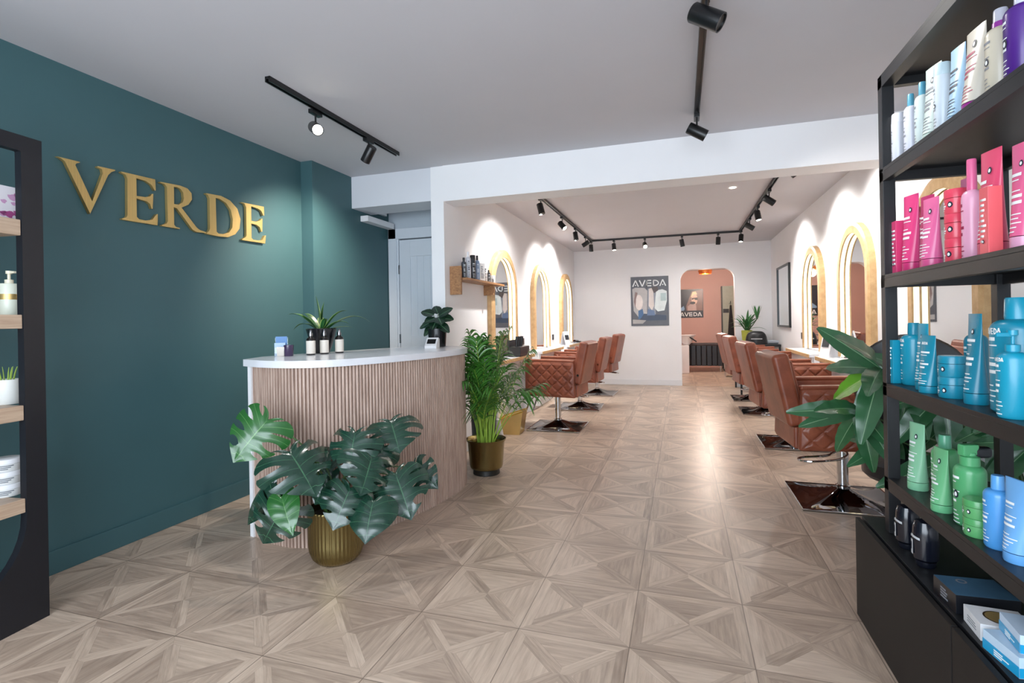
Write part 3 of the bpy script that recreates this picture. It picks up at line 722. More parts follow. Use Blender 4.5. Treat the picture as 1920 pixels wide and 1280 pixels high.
for i in range(16):
    a = 2.4*i; r_ = .05*math.sqrt(i/16+.1)*1.4; bb.tube([(r_*cos(a), r_*sin(a), .235), (r_*1.3*cos(a), r_*1.3*sin(a), .45), (r_*2*cos(a), r_*2*sin(a), .68)], .010, 8, .005)
bb.build('canes', M_cane, palm)
# dark planter tucked behind desk
t = thing('tall_planter', 'tall dark grey planter half hidden behind the palm and desk', 'planter', (-1.80, 4.62, 0))
B().lathe([(.10, 0), (.105, .005), (.125, .52), (.118, .52), (.115, .48)], n=32).build('pot', mat('grey_planter', '#3a3c44', .5), t)
B().lathe([(.001, .48), (.115, .48)], n=20, cap=False).build('soil', M_soil, t)
for i in range(7):
    a = i*.9; frond((.03*cos(a), .03*sin(a), .48), (.2*cos(a), .2*sin(a), .62+.05*(i % 3)), .12, 6, .12, t, M_palm, rnd, 'frond', .3, .012)
t = thing('floor_vase', 'slim white floor vase behind the palm, beside the brass box', 'vase', (-1.80, 5.02, 0))
B().lathe([(.04, 0), (.055, .02), (.06, .10), (.045, .2), (.025, .27), (.026, .3), (.02, .3)], n=28).build('body', pm('#d9d6d2'), t)
def strap(J, dirv, l_, w, bend, parent, m, name='leaf', twist=0.0, fold=.35):
    J = Vector(J); d = Vector(dirv).normalized(); sdv = d.cross(Vector((0, 0, 1)))
    if sdv.length < .05: sdv = Vector((1, 0, 0))
    sdv.normalize(); b = B()
    def fn(a, s):
        ww = w*(sin(pi*min(1, .12+s*.9))**.8); c = J+d*l_*s+Vector((0, 0, -bend*l_*s*s*s))
        up = sdv.cross(d); sv = sdv*cos(twist*s)+up*sin(twist*s)
        return c+sv*ww*(a-.5)*2+up*ww*fold*abs(a-.5)*2
    b.grid(fn, 6, 14, uv=lambda a, s: (a, .3+abs(a-.5)*.8))
    return b.build(name, m, parent, ang=80)
t = thing('variegated_plant', 'variegated strap leaf plant in tapered black pot on the desk', 'plant', (-2.50, 3.19, ZT))
bb = B(); bb.lathe([(.05, 0), (.055, .004), (.08, .07), (.108, .176), (.104, .18), (.098, .16)], n=32); bb.build('pot', mat('gloss_black_pot', '#111216', .25, coat=.3), t)
B().lathe([(.001, .16), (.099, .16)], n=20, cap=False).build('soil', M_soil, t)
for d_, l_, w_, bd in (((-1.15, -.1, 1.05), .36, .030, .30), ((-.75, .1, .95), .31, .028, .35), ((-.15, -.1, 1.5), .28, .038, .02), ((.08, .1, 1.4), .24, .032, .05), ((.75, .2, 1.05), .33, .026, .35), ((1.2, .5, .95), .43, .024, .45), ((1.0, .1, .75), .27, .022, .4), ((-1.0, -.1, .7), .27, .024, .5), ((1.1, .3, .4), .24, .016, .2), ((-.5, .6, 1.0), .25, .024, .4), ((.5, -.3, 1.0), .2, .024, .4)):
    strap((0.01*d_[0], .01*d_[1], .15), d_, l_, w_, bd, t, M_varieg)
t = thing('calathea_plant', 'dark green calathea with broad leaves in black pot on desk end', 'plant', (-1.995, 4.06, ZT))
B().lathe([(.066, 0), (.07, .004), (.082, .155), (.078, .158), (.074, .14)], n=32).build('pot', mat('gloss_black_pot', '#111216', .25), t)
B().lathe([(.001, .14), (.075, .14)], n=20, cap=False).build('soil', M_soil, t)
def broad(J, T, W, parent, m, seed=0, name='leaf', fold=.15, droop=.25, wig=0, stemfrom=None, N=None):
    J = Vector(J); T = Vector(T); N = Vector(N or (.1, -.6, .7)).normalized(); M, Ln = frame_to(J, T, N); b = B(); w = W/Ln/2
    def fn(a, s):
        sd = (a-.5)*2; ww = w*(sin(pi*(.03+.94*s)**.85)**.75); x = sd*ww; return M @ (Vector((x, s, fold*abs(x)+(.05-droop*s*s)*.6+.01*sin(9*s*pi)*abs(sd)))*Ln)
    def uvf(a, s): return (((s*9+abs(a-.5)*3) % 1.0), abs(a-.5)*2)
    vs = b.grid(fn, 8, 16, uv=lambda a, s: (.5 if abs(a-.5) < .01 else .2, abs(a-.5)*2))
    return b.build(name, m, parent, ang=80)
for i, (J, T, W) in enumerate((((-.03, 0, .27), (-.14, -.02, .31), .10), ((-.02, 0, .22), (-.16, -.03, .17), .10), ((.02, 0, .26), (.13, .02, .335), .11), ((.02, 0, .24), (.15, 0, .24), .11), ((.02, -.02, .2), (.13, -.04, .13), .09), ((0, 0, .23), (.0, -.1, .16), .10), ((-.02, 0, .2), (-.11, -.05, .1), .09), ((0, .02, .28), (-.06, .08, .36), .09), ((.01, 0, .25), (.08, -.08, .2), .1), ((-.01, 0, .24), (-.07, -.09, .22), .1))):
    broad(J, T, W, t, M_calat, i)
    B().tube([(0, 0, .13), (J[0]*.5, J[1]*.5, .18), J], .003, 6).build('stem', M_stem, t)

# ---------------------------------------------------------------- arched LED mirrors
def arch_line(w, z0, z1, r_in=0.0, n=24):
    """points (y,z) up one side, over and down"""
    R_ = w/2-r_in; cz = z1-w/2
    return [(-R_, z0)] + [(-R_*cos(pi*k/n), cz+R_*sin(pi*k/n)) for k in range(n+1)] + [(R_, z0)]
def make_mirror(label, w, z1, z0=.885):
    t = thing('arched_mirror', label, 'mirror', (0, 0, 0), 0, 'arched light-up mirrors')
    zb = z0; fwid = .095
    A = arch_line(w, 0, z1-zb); I = arch_line(w, 0, z1-zb, fwid); Cc = arch_line(w, 0, z1-zb, .03)
    b = B(); d0, d1 = .0, .062
    ring = [[(d0, A), (d1-.012, A)], [(d1-.012, A), (d1, Cc)], [(d1, Cc), (d1, I)], [(d1, I), (.05, I)], [(.016, I), (.008, I)]]
    for (x0, P), (x1, Q) in ring: b.strip([(x0, y, z) for y, z in P], [(x1, y, z) for y, z in Q])
    b.b2(0, d1, -w/2, -w/2+fwid, -.001, .0); b.b2(0, d1, w/2-fwid, w/2, -.001, 0)
    b.build('oak_frame', M_oakF, t, fixn=False, ang=35)
    b = B(); b.strip([(.05, y, z) for y, z in I], [(.016, y, z) for y, z in I]); b.build('led_strip', M_led, t, fixn=False)
    b = B(); pts = [(y, z) for y, z in I]; b.prism(pts, .004, .0085, lambda y, z, h: (h, y, z)); b.build('glass', M_mirror, t)
    return t
mL = make_mirror('arched oak mirror with light strip, nearest on the left wall', .98, 2.165)
mL.location = (XL, 6.0, .885)
dup(mL, (XL, 7.77, .885), 0, 'arched oak mirror with light strip, middle of the left wall')
dup(mL, (XL, 9.62, .885), 0, 'arched oak mirror with light strip, farthest on the left wall')
mR = dup(mL, (XR, 3.9, .885), pi, 'arched oak mirror with light strip, seen through the black product shelves')
dup(mL, (XR, 5.65, .885), pi, 'arched oak mirror with light strip, just left of the black product shelves')
dup(mL, (XR, 7.30, .885), pi, 'arched oak mirror with light strip, farthest on the right wall')

# ---------------------------------------------------------------- styling worktops
def ledge(label, loc, rz, ln=1.35, dp=.215):
    t = thing('styling_worktop', label, 'worktop', loc, rz, 'wall worktops under the mirrors')
    B().b2(0, dp, -ln/2, ln/2, .832, .868, .004).build('top', M_quartz, t)
    B().b2(dp, dp+.012, -ln/2, ln/2, .828, .868, .003).build('edge_trim', M_oakF, t)
    B().b2(0.0, dp-.03, -ln/2+.02, ln/2-.02, .70, .832).build('drawer_box', M_trim, t)
    for s in (-1, 1):
        B().b2(0, .17, s*ln/2-(.03 if s > 0 else 0), s*ln/2+(.03 if s < 0 else 0), .10, .832, .003).build('side_panel', M_trim, t)
    B().b2(.0, .05, -ln/2+.03, ln/2-.03, .12, .70).build('back_panel', M_trim, t)
    return t
w0 = ledge('white styling worktop under the nearest left mirror', (XL+.001, 6.0, 0), 0)
dup(w0, (XL+.001, 7.77, 0), 0, 'white styling worktop under the middle left mirror')
dup(w0, (XL+.001, 9.62, 0), 0, 'white styling worktop under the farthest left mirror')
dup(w0, (XR-.001, 3.9, 0), pi, 'white styling worktop behind the black product shelves')
dup(w0, (XR-.001, 5.65, 0), pi, 'white styling worktop behind the nearest right styling chair')
dup(w0, (XR-.001, 7.30, 0), pi, 'white styling worktop under the farthest right mirror')
ZW = .8685
def socket(label, x, y, z, s):
    o = B().b2(0, s*.012, -.045, .045, -.045, .045, .003).build('power_socket', mat('black_plastic', '#15161a', .35)); o.location = (x, y, z); tag(o, label, 'socket', 'black wall sockets')
socket('black socket on left wall between nearest and middle mirrors', XL, 6.86, 1.02, 1)
socket('black socket on left wall between middle and farthest mirrors', XL, 8.62, 1.02, 1)
socket('black socket on right wall between the two farther mirrors', XR, 6.45, 1.03, -1)
socket('black socket on right wall beyond the farthest mirror', XR, 8.05, 1.03, -1)
socket('black socket on left wall beyond the farthest mirror', XL, 10.3, 1.02, 1)
def menu_card(label, loc, rz, h=.26, w=.17):
    t = thing('menu_card', label, 'card stand', loc, rz, 'folded cards on the worktops')
    for s in (1, -1): B().box((0, s*.03, h/2-.004), (w, .003, h), rot=Matrix.Rotation(radians(s*13), 3, 'X')).build('leaf_panel', mat('white_card', '#e9e9ec', .5), t)
    bb = B(); bb.box((0, -.0335, h*.55), (w*.7, .001, h*.35), rot=Matrix.Rotation(radians(-13), 3, 'X')); bb.build('print', mat('dark_print', '#26282e', .5), t)
menu_card('white tent card with black panel on farthest left worktop', (-1.955, 9.05, ZW), radians(70), .24, .17)
menu_card('tall white tent card with black stripe on right worktop', (1.46, 6.2, ZW), radians(-70), .28, .16)
t = thing('black_caddy', 'black tool caddy on the nearest left worktop behind palm leaves', 'caddy', (-1.93, 6.2, ZW))
bb = B(); bb.b2(-.08, .08, -.2, .2, 0, .12, .01); bb.b2(-.08, -.06, -.2, .2, .12, .2, .004); bb.build('box', M_blackl, t)
bb = B()
for y in (-.12, -.03, .08): bb.cyl((0, y, .08), (.01, y+.02, .24), .016, 12, .02)
bb.build('tools', mat('black_plastic', '#15161a', .35), t)
t = thing('hair_dryer', 'silver and black hair dryer lying on the far left worktop', 'hair dryer', (-1.93, 9.9, ZW+.03), radians(80))
bb = B(); bb.cyl((-.09, 0, 0), (.09, 0, 0), .028, 18, .02); bb.build('barrel', M_steel, t)
bb = B(); bb.cyl((.0, 0, -.01), (-.03, -.11, -.012), .014, 12); bb.build('handle', mat('black_plastic', '#15161a', .35), t)
t = thing('leaflet_holder', 'clear upright holder on the worktop beside the shelves', 'leaflet holder', (1.46, 5.1, ZW), radians(-65))
bb = B(); bb.box((0, 0, .09), (.12, .004, .18), rot=Matrix.Rotation(radians(-10), 3, 'X')); bb.box((0, .02, .003), (.12, .08, .006)); bb.build('stand', M_glass, t)
bb = B(); bb.box((0, .006, .09), (.1, .002, .15), rot=Matrix.Rotation(radians(-10), 3, 'X')); bb.build('leaflet', mat('grey_leaflet', '#9aa3ad', .4), t)

# ---------------------------------------------------------------- wall shelf with retail bottles
ws = thing('wall_shelf', 'rustic oak wall shelf on block brackets beside the first left mirror', 'shelf', (XL, 5.1, 1.70))
B().b2(.0, .16, -.54, .56, 0, .022, .002).build('board', M_shelfw, ws)
B().b2(.0, .115, -.585, -.555, -.14, .13, .004).build('bracket', M_shelfw, ws)
B().b2(.0, .115, .30, .33, -.11, 0.0, .004).build('bracket', M_shelfw, ws)
ZS = 1.7225
for i, (y, h, w, c, k, cap, lab) in enumerate((
    (4.66, .20, .05, '#3c4046', 'bottle', '#1a1a1c', 'grey bottle with black cap at near end of the wall shelf'),
    (4.77, .27, .055, '#c9ced6', 'bottle', '#e6e6ea', 'tall silver bottle, second from near end of the wall shelf'),
    (4.89, .25, .06, '#20242c', 'can', '#14161a', 'tall black can beside the silver bottle on the wall shelf'),
    (5.01, .26, .055, '#7f92ad', 'bottle', '#15161a', 'blue grey bottle in the middle of the wall shelf'),
    (5.12, .19, .06, '#ebe9e6', 'box', None, 'white carton in the middle of the wall shelf'),
    (5.24, .15, .042, '#d8d5d2', 'pump', '#17181b', 'small white pump bottle with black top on the wall shelf'),
    (5.34, .14, .042, '#24262b', 'bottle', '#17181b', 'small black dropper bottle toward far end of the wall shelf'),
    (5.46, .09, .06, '#c4ccd0', 'jar', '#e9ebea', 'pale jar at far end of the wall shelf'))):
    bottle(lab, {'box': 'carton', 'jar': 'jar'}.get(k, 'bottle'), (XL+.085, y, ZS), pi*.8, h, w, c, cap, k, group='products on the wall shelf', mark=False, seed=i, ink=M_ink if c[1] in 'cedf' else None)

# ---------------------------------------------------------------- styling chairs
def pillow(b, fn, nu, nv, amp, ku, kv, skew=1):
    """quilted face: fn(u,v)->point and normal"""
    def g(u, v):
        p, n = fn(u, v); a = (u*ku+v*kv) % 1; c = (u*ku-v*kv) % 1
        e = min(a, 1-a, c, 1-c); ed = min(u, 1-u, v, 1-v)
        return Vector(p)+Vector(n)*amp*(1-math.exp(-e*13))*min(1, ed*16)
    b.grid(g, nu, nv)
def make_chair(twist, shift=0.0):
    t = thing('styling_chair', '', 'chair', (0, 0, 0), 0, 'tan leather styling chairs')
    # base plate with raised centre
    b = B(); R_ = .315; n = 24
    def pl_(u, v):
        x, y = (u-.5)*2, (v-.5)*2; m_ = max(abs(x), abs(y)); dg = 1-min(1, abs(abs(x)-abs(y))*2.2)
        return (x*R_, y*R_, .012+.085*(1-m_)**2.2+.012*dg*(1-m_))
    b.grid(pl_, n, n); b.b2(-R_, R_, -R_, R_, 0, .012, .003); b.build('base_plate', M_basep, t, ang=50)
    b = B(); b.tube([(R_, R_, .010), (-R_, R_, .010), (-R_, -R_, .010), (R_, -R_, .010), (R_, R_, .010)], .006, 6); b.build('rim', M_chrome, t)
    b = B(); b.lathe([(.045, .085), (.046, .105), (.036, .11), (.036, .40)], n=28); b.build('column', M_chrome, t)
    b = B(); b.b2(-.12, .12, -.12, .12, .395, .425, .005); b.build('seat_plate', mat('black_steel', '#141414', .4), t)
    b = B(); b.tube(catmull([(.0, -.10, .385), (.0, -.24, .375), (-.10, -.33, .36), (-.26, -.34, .345), (-.31, -.28, .34), (-.27, -.23, .345), (-.12, -.22, .36), (0, -.10, .375)], 6), .008, 8); b.build('pump_lever', M_chrome, t)
    # seat box and cushion
    b = B(); b.b2(-.30, .27, -.235, .235, .40, .50, .02); b.build('seat_base', M_leather, t)
    b = B(); b.box((.0, 0, .545), (.54, .465, .11), .035, seg=4); b.build('seat_cushion', M_leather, t)
    # side panels, quilted outside
    for s in (-1, 1):
        b = B(); y0, y1 = s*.24, s*.305
        pts = [(-.31, .40), (.31, .41), (.31, .825), (-.29, .815)]
        b.prism(pts, y0, y1, lambda x, z, h: (x, h, z))
        es = list(b.bm.edges); bmesh.ops.bevel(b.bm, geom=es, offset=.018, segments=3, affect='EDGES', profile=.5)
        def fn(u, v):
            x0_ = -.305+.01*v; x1_ = .300; x = x0_+.008+(x1_-x0_-.018)*u; zl = .40+.01*u+.012; zh = .815+.01*u-.012
            return (x, s*.304, zl+(zh-zl)*v), (0, s, 0)
        pillow(b, fn, 110, 76, .015, 4.5, 3.2)
        b.build('arm_panel', M_leather, t, ang=60)
        b = B(); b.box((.005, s*.27, .826), (.60, .062, .03), .012, rot=Matrix.Rotation(radians(-1), 3, 'Y'), seg=3); b.build('arm_rest', M_leather, t)
    # reclined back
    b = B(); rot = Matrix.Rotation(radians(-12), 3, 'Y')
    b.box((-.355, 0, .80), (.11, .51, .50), .03, rot=rot, seg=4); b.build('backrest', M_leather, t)
    b = B(); b.box((-.292, 0, .80), (.03, .42, .40), .014, rot=rot, seg=3); b.build('back_cushion', M_leather, t)
    b = B(); b.box((-.30, 0, .475), (.04, .46, .15), .015, seg=3); b.build('rear_panel', M_leather, t)
    for s in (-1, 1):
        b = B(); b.cyl((-.33, s*.262, .66), (-.33, s*.23, .66), .014); b.build('hinge_bolt', M_chrome, t)
    # footrest
    b = B(); b.tube([(.24, -.12, .41), (.33, -.13, .30), (.38, -.14, .16)], .011, 8); b.tube([(.24, .12, .41), (.33, .13, .30), (.38, .14, .16)], .011, 8)
    b.box((.40, 0, .13), (.15, .34, .008), .003, rot=Matrix.Rotation(radians(38), 3, 'Y')); b.build('footrest', M_chrome, t)
    for c_ in t.children:
        if c_.name.split('.')[0] not in ('base_plate', 'rim', 'column'): c_.data.transform(Matrix.Translation((shift, 0, 0)) @ Matrix.Rotation(twist, 4, 'Z'))
    return t
chL = make_chair(radians(-5)); chR = make_chair(radians(6), -.055)
CH = [(-1.455, 6.24, pi, 'tan leather styling chair nearest on the left, diamond quilted side toward the aisle front'),
      (-1.46, 7.72, pi+.03, 'tan leather styling chair in the middle of the left row'),
      (-1.43, 9.22, pi-.05, 'tan leather styling chair farthest on the left, near the back wall'),
      (1.065, 4.22, 0, 'tan leather styling chair nearest on the right, partly behind money tree leaves'),
      (1.075, 5.95, .0, 'tan leather styling chair, second along the right row'),
      (1.075, 7.85, .0, 'tan leather styling chair, third along the right row'),
      (1.065, 9.05, .0, 'tan leather styling chair farthest on the right, beside the archway')]
for i, (x, y, a, lab) in enumerate(CH):
    pr_ = chL if i < 3 else chR
    if i in (0, 3): pr_.location = (x, y, 0); pr_.rotation_euler = (0, 0, a); pr_['label'] = lab
    else: dup(pr_, (x, y, 0), a, lab)

# ---------------------------------------------------------------- gold bin beside left chair
t = thing('brass_planter_box', 'low faceted brass box on the floor beside the palm', 'box', (-1.90, 5.80, 0), radians(4))
bb = B(); bb.prism([(-.10, 0), (.11, 0), (.15, .26), (-.12, .17)], -.13, .13, lambda x, z, h: (x, h, z)); bb.build('box_body', M_brass, t)
bb = B(); bb.tube([(-.12, -.13, .175), (.15, -.13, .265), (.15, .13, .265), (-.12, .13, .175), (-.12, -.13, .175)], .008, 8); bb.build('rim', mat('polished_gold', '#e6c766', .2, 1.0), t)

# ---------------------------------------------------------------- track lighting
def track(label, pts, z, zceil):
    b = B()
    for (x0, y0), (x1, y1) in zip(pts, pts[1:]):
        if abs(x1-x0) < .2*abs(y1-y0):
            for s in (-1, 1): b.box(((x0+x1)/2+s*.0135, (y0+y1)/2, zceil-.0165), (.008, abs(y1-y0)+.034, .032))
            b.box(((x0+x1)/2, (y0+y1)/2, zceil-.008), (.03, abs(y1-y0)+.034, .014))
        else:
            b.box(((x0+x1)/2, (y0+y1)/2, zceil-.0165), (abs(x1-x0), .034, .032))
    o = b.build('lighting_track', M_spot); tag(o, label, 'lighting track'); return o
track('short black lighting track on the ceiling above the reception desk', [(-2.28, 2.47), (-2.255, 3.9)], 0, HF)
track('long black lighting track on the front ceiling above the aisle', [(.125, 1.3), (.125, 3.93)], 0, HF)
track('black U-shaped lighting track on the inner salon ceiling', [(-1.48, 4.95), (-1.48, 9.14), (.92, 9.14), (.92, 4.95)], 0, HI)
def spot(label, x, y, zc, aim, lit, power=0, group='black track spotlights', s=1.0, cone=70, aimlight=None, col=(1.0, .965, .93)):
    t = thing('track_spotlight', label, 'spotlight', (x, y, zc-.032), 0, group)
    B().b2(-.018, .018, -.05, .05, -.028, 0, .003).build('adapter', M_spot, t)
    B().cyl((0, 0, -.028), (0, 0, -.085), .006, 10).build('stem', M_spot, t)
    d = Vector(aim).normalized(); c = Vector((0, 0, -.115)); M = d.to_track_quat('Z', 'Y').to_matrix()
    L_ = .13*s; R_ = .038*s
    B().lathe([(R_*.9, -.5*L_), (R_, -.46*L_), (R_, .5*L_), (R_*.86, .5*L_), (R_*.84, .42*L_)], c, 24, 1, M).build('barrel', M_spot, t)
    barrel = t.children[-1]
    B().lathe([(.001, .43*L_), (R_*.84, .43*L_)], c, 20, 1, M, cap=False).build('lens', M_lens if lit else M_lensoff, barrel)
    if power:
        l = bpy.data.lights.new('spot_lamp', 'SPOT'); l.energy = power*SPOTW; l.spot_size = radians(cone); l.spot_blend = .9; l.shadow_soft_size = .03
        l.color = col
        o = bpy.data.objects.new('spot_lamp', l); COL.objects.link(o); o.parent = t
        dd = Vector(aimlight).normalized() if aimlight else d
        o.location = c + d*(L_*.56); o.rotation_euler = dd.to_track_quat('-Z', 'Y').to_euler()
    return t
spot('lit spotlight on the short track above the desk', -2.29, 2.90, HF, (.55, -.45, -.35), True, 30, cone=120, aimlight=(.3, -.3, -1))
spot('dark spotlight on the short track tilted toward the green wall', -2.265, 3.48, HF, (-.75, .25, -.85), False, 110, cone=95, col=(1.0, .86, .72))
spot('nearer spotlight on the long front track, tilted to the right', .125, 2.42, HF, (.8, -.15, -.55), False, 34, cone=80, s=1.1)
spot('spotlight at far end of the long front track, tilted to the right', .125, 3.88, HF, (.85, .1, -.5), False, 40, cone=80, s=1.05)
inner = [(-1.48, 5.67, (.25, -.1, -.9), 0, 60, 'spotlight at near end of the left track arm', (-.7, .2, -1)),
 (-1.48, 6.78, (.6, -.3, -.7), 1, 26, 'lit spotlight, second along the left track arm', (.2, -.1, -1)),
 (-1.48, 7.70, (.15, -.1, -.95), 0, 60, 'dark spotlight, third along the left track arm', (-.7, .1, -1)),
 (-1.48, 8.55, (-.8, -.1, -.5), 0, 70, 'dark spotlight tilted toward the left wall near the corner', (-.8, 0, -1)),
 (-1.48, 9.10, (.05, 0, -1), 0, 14, 'dark spotlight in the left corner of the U track', (-.2, .5, -1)),
 (-1.09, 9.14, (.1, -.2, -1), 1, 15, 'lit spotlight, first on the rear track from the left', None),
 (-.57, 9.14, (.15, -.8, -.55), 1, 15, 'brightest lit spotlight on the rear track facing the camera', (.1, -.3, -1)),
 (.03, 9.14, (.2, .1, -1), 0, 14, 'dark spotlight on the rear track near the archway, tilted right', (0, .8, -1)),
 (.59, 9.14, (-.05, 0, -1), 0, 14, 'dark spotlight hanging straight on the rear track above the archway', (0, .6, -1)),
 (.92, 9.0, (-.1, -.2, -1), 1, 22, 'lit spotlight in the right corner of the U track', None),
 (.92, 7.9, (.8, -.1, -.55), 0, 48, 'dark spotlight tilted to the right wall, farthest on right arm', (.8, 0, -1)),
 (.92, 7.09, (.15, -.2, -1), 1, 28, 'lit spotlight in the middle of the right track arm', None),
 (.92, 6.21, (.8, -.15, -.65), 0, 44, 'large dark spotlight tilted right near front of the right arm', (.8, -.1, -1)),
 (.92, 5.0, (.6, 0, -.8), 0, 42, 'dark spotlight hidden mostly behind the beam on right arm', (.8, 0, -1))]
for x, y, aim, lit, pw, lab, al in inner: spot(lab, x, y, HI, aim, lit, pw*1.6, s=.95, cone=125, aimlight=al)
t = thing('downlight', 'small lit recessed downlight in the inner ceiling behind the beam', 'downlight', (.55, 6.1, HI))
B().lathe([(.045, -.004), (.042, -.006), (.03, -.003)], n=24, cap=False).build('ring', M_trim, t)
B().lathe([(.001, -.002), (.032, -.002)], n=20, cap=False).build('lens', M_lens, t)
t = thing('smoke_detector', 'small black ceiling sensor just behind the beam', 'sensor', (-.35, 5.35, HI))
B().lathe([(.03, 0), (.03, -.012), (.015, -.02)], n=20).build('housing', M_spot, t)
t = thing('ceiling_hook', 'flat black ceiling fitting behind the left part of the beam', 'ceiling fitting', (-1.22, 5.45, HI))
B().lathe([(.035, 0), (.035, -.006), (.01, -.01)], n=20).build('plate', M_spot, t)

# ---------------------------------------------------------------- posters
def poster(label, x0, x1, z0, z1, y, art):
    t = thing('poster', label, 'poster', ((x0+x1)/2, y, z0)); w = x1-x0; h = z1-z0
    b = B(); e = .014
    b.b2(-w/2, w/2, -.014, 0, 0, e); b.b2(-w/2, w/2, -.014, 0, h-e, h); b.b2(-w/2, -w/2+e, -.014, 0, e, h-e); b.b2(w/2-e, w/2, -.014, 0, e, h-e); b.build('frame', art['frame'], t)
    b = B(); mats = []
    def poly(pts, m, k):
        if m not in mats: mats.append(m)
        v = [b.bm.verts.new((-w/2+e+px*(w-2*e), -.004-.0004*k, e+pz*(h-2*e))) for px, pz in pts]; b.bm.faces.new(v).material_index = mats.index(m)
    for k, (m, pts) in enumerate(art['shapes']): poly(pts, m, k+1)
    mats.append(M_wink); b.mi = len(mats)-1
    wx, wz, ww, wh = art['word']
    wordmark(b, lambda a, c: (-w/2+wx*w+a, -.016, wz*h+c), wh*h, ww*w, art.get('sw', .016))
    b.build('print', mats, t, fixn=False, ang=180)
def blob(cx, cz, rx, rz, n=18, a0=0, a1=2*pi): return [(cx+rx*cos(a0+(a1-a0)*k/n), cz+rz*sin(a0+(a1-a0)*k/n)) for k in range(n)]
R4 = lambda a, b_, c, d_: [(a, b_), (c, b_), (c, d_), (a, d_)]
def pc(h): return mat('print_'+h.strip('#'), h, .35, var=.12, scale=9)
poster('framed grey poster with white lettering on the back wall', -.945, -.228, 1.165, 2.13, YK, dict(frame=mat('grey_frame', '#5b5d64', .4), word=(.04, .80, .90, .13), sw=.022, shapes=[
 (pc('#54555c'), R4(0, 0, 1, 1)), (pc('#b9b4b2'), [(.02, .76), (.05, .3), (.2, .15), (.42, .2), (.44, .72), (.36, .78), (.1, .79)]), (pc('#e9dcd6'), blob(.2, .48, .11, .16)), (pc('#8b6f6a'), [(.06, .5), (.1, .7), (.17, .68), (.12, .55), (.1, .35)]),
 (pc('#8a8f99'), [(.45, .76), (.44, .2), (.66, .2), (.66, .78)]), (pc('#ded3cd'), [(.48, .76), (.47, .4), (.56, .3), (.62, .4), (.6, .78)]), (pc('#dfe8e6'), [(.68, .72), (.63, .35), (.72, .28), (.9, .3), (.97, .5), (.97, .7), (.85, .74)]), (pc('#b0c4c4'), [(.8, .66), (.8, .5), (.95, .5), (.95, .66)]),
 (pc('#3a5f8a'), [(.18, .3), (.3, .34), (.34, .18), (.18, .12)]), (pc('#2f3b52'), [(.34, .24), (.62, .22), (.95, .2), (.95, .1), (.2, .09)]), (pc('#5b6f92'), [(.45, .34), (.62, .3), (.64, .2), (.42, .2)]), (pc('#aaa5a3'), [(.02, .12), (.4, .1), (.3, .03), (.02, .03)]), (pc('#4d3f3b'), [(.55, .79), (.72, .8), (.74, .72), (.62, .66)])]))
poster('dark poster of a figure in sunglasses on the pink wall', -.07, .55, 1.31, 2.06, 14.6, dict(frame=mat('black_frame', '#141518', .3), word=(.06, .05, .88, .14), sw=.02, shapes=[
 (pc('#232530'), R4(0, 0, 1, 1)), (pc('#82655c'), [(.35, 0), (.3, .4), (.55, .95), (1, 1), (1, .2), (.9, 0)]), (pc('#d9b8a2'), blob(.66, .66, .13, .2)), (pc('#e9d4a4'), [(.5, .72), (.58, .92), (.72, .94), (.78, .82), (.66, .84), (.56, .76)]), (pc('#2a1a18'), [(.54, .70), (.8, .72), (.79, .62), (.68, .63), (.66, .67), (.55, .63)]),
 (pc('#b09a93'), [(.38, .15), (.36, .4), (.5, .48), (.72, .46), (.75, .15)]), (pc('#2b2022'), blob(.58, .52, .12, .05)), (pc('#7fa0bf'), [(.02, .3), (.2, .42), (.24, .3), (.1, .1), (.02, .1)]), (pc('#1b1c24'), R4(0, 0, 1, .24))]))

# tall black framed mirror on right wall
t = thing('framed_wall_mirror', 'tall black framed wall mirror on right wall beyond the arched mirrors', 'mirror', (XR, 9.33, 1.13))
bb = B(); w, h, e = .52, .99, .03
bb.b2(-.03, 0, -w, w, 0, e); bb.b2(-.03, 0, -w, w, h-e, h); bb.b2(-.03, 0, -w, -w+e, e, h-e); bb.b2(-.03, 0, w-e, w, e, h-e); bb.build('frame', mat('black_frame', '#141518', .3), t)
B().b2(-.015, -.010, -w+e, w-e, e, h-e).build('glass', M_mirror, t)
# black console, plant, hood
t = thing('console_table', 'black console table in the right back corner', 'table', (1.25, 10.0, 0))
B().b2(-.33, .3, -.5, .5, .80, .84, .004).build('top', M_black, t)
for sx in (-.31, .28):
    for sy in (-.48, .48): B().b2(sx-.015, sx+.015, sy-.015, sy+.015, 0, .80).build('leg', M_black, t)
t = thing('potted_yucca', 'spiky green plant in yellow green pot on the console', 'plant', (1.10, 10.1, .842))
B().lathe([(.07, 0), (.075, .004), (.09, .22), (.085, .225), (.08, .2)], n=28).build('pot', mat('lime_pot', '#a9ab45', .45), t)
B().lathe([(.001, .2), (.082, .2)], n=20, cap=False).build('soil', M_soil, t)
rnd = random.Random(5)
for i in range(30):
    a = i*2.4; el = rnd.uniform(.15, 1.6) if i > 9 else rnd.uniform(1.3, 3)
    strap((.02*cos(a), .02*sin(a), .19+rnd.uniform(0, .14)), (cos(a), sin(a), el), rnd.uniform(.26, .4), .02, rnd.uniform(.1, .4), t, M_drac)
for i in range(6):
    a = i*1.05; strap((.17+.01*cos(a), .0, .42), (.35*cos(a), .35*sin(a), 1.2), .27, .018, .05, t, M_drac)
B().tube([(0, 0, .18), (.1, 0, .32), (.17, 0, .43)], .008, 8).build('stem', M_stem, t)
t = thing('black_bag', 'rounded black bag with pale stripe on the console', 'bag', (1.20, 9.68, .842), radians(-5))
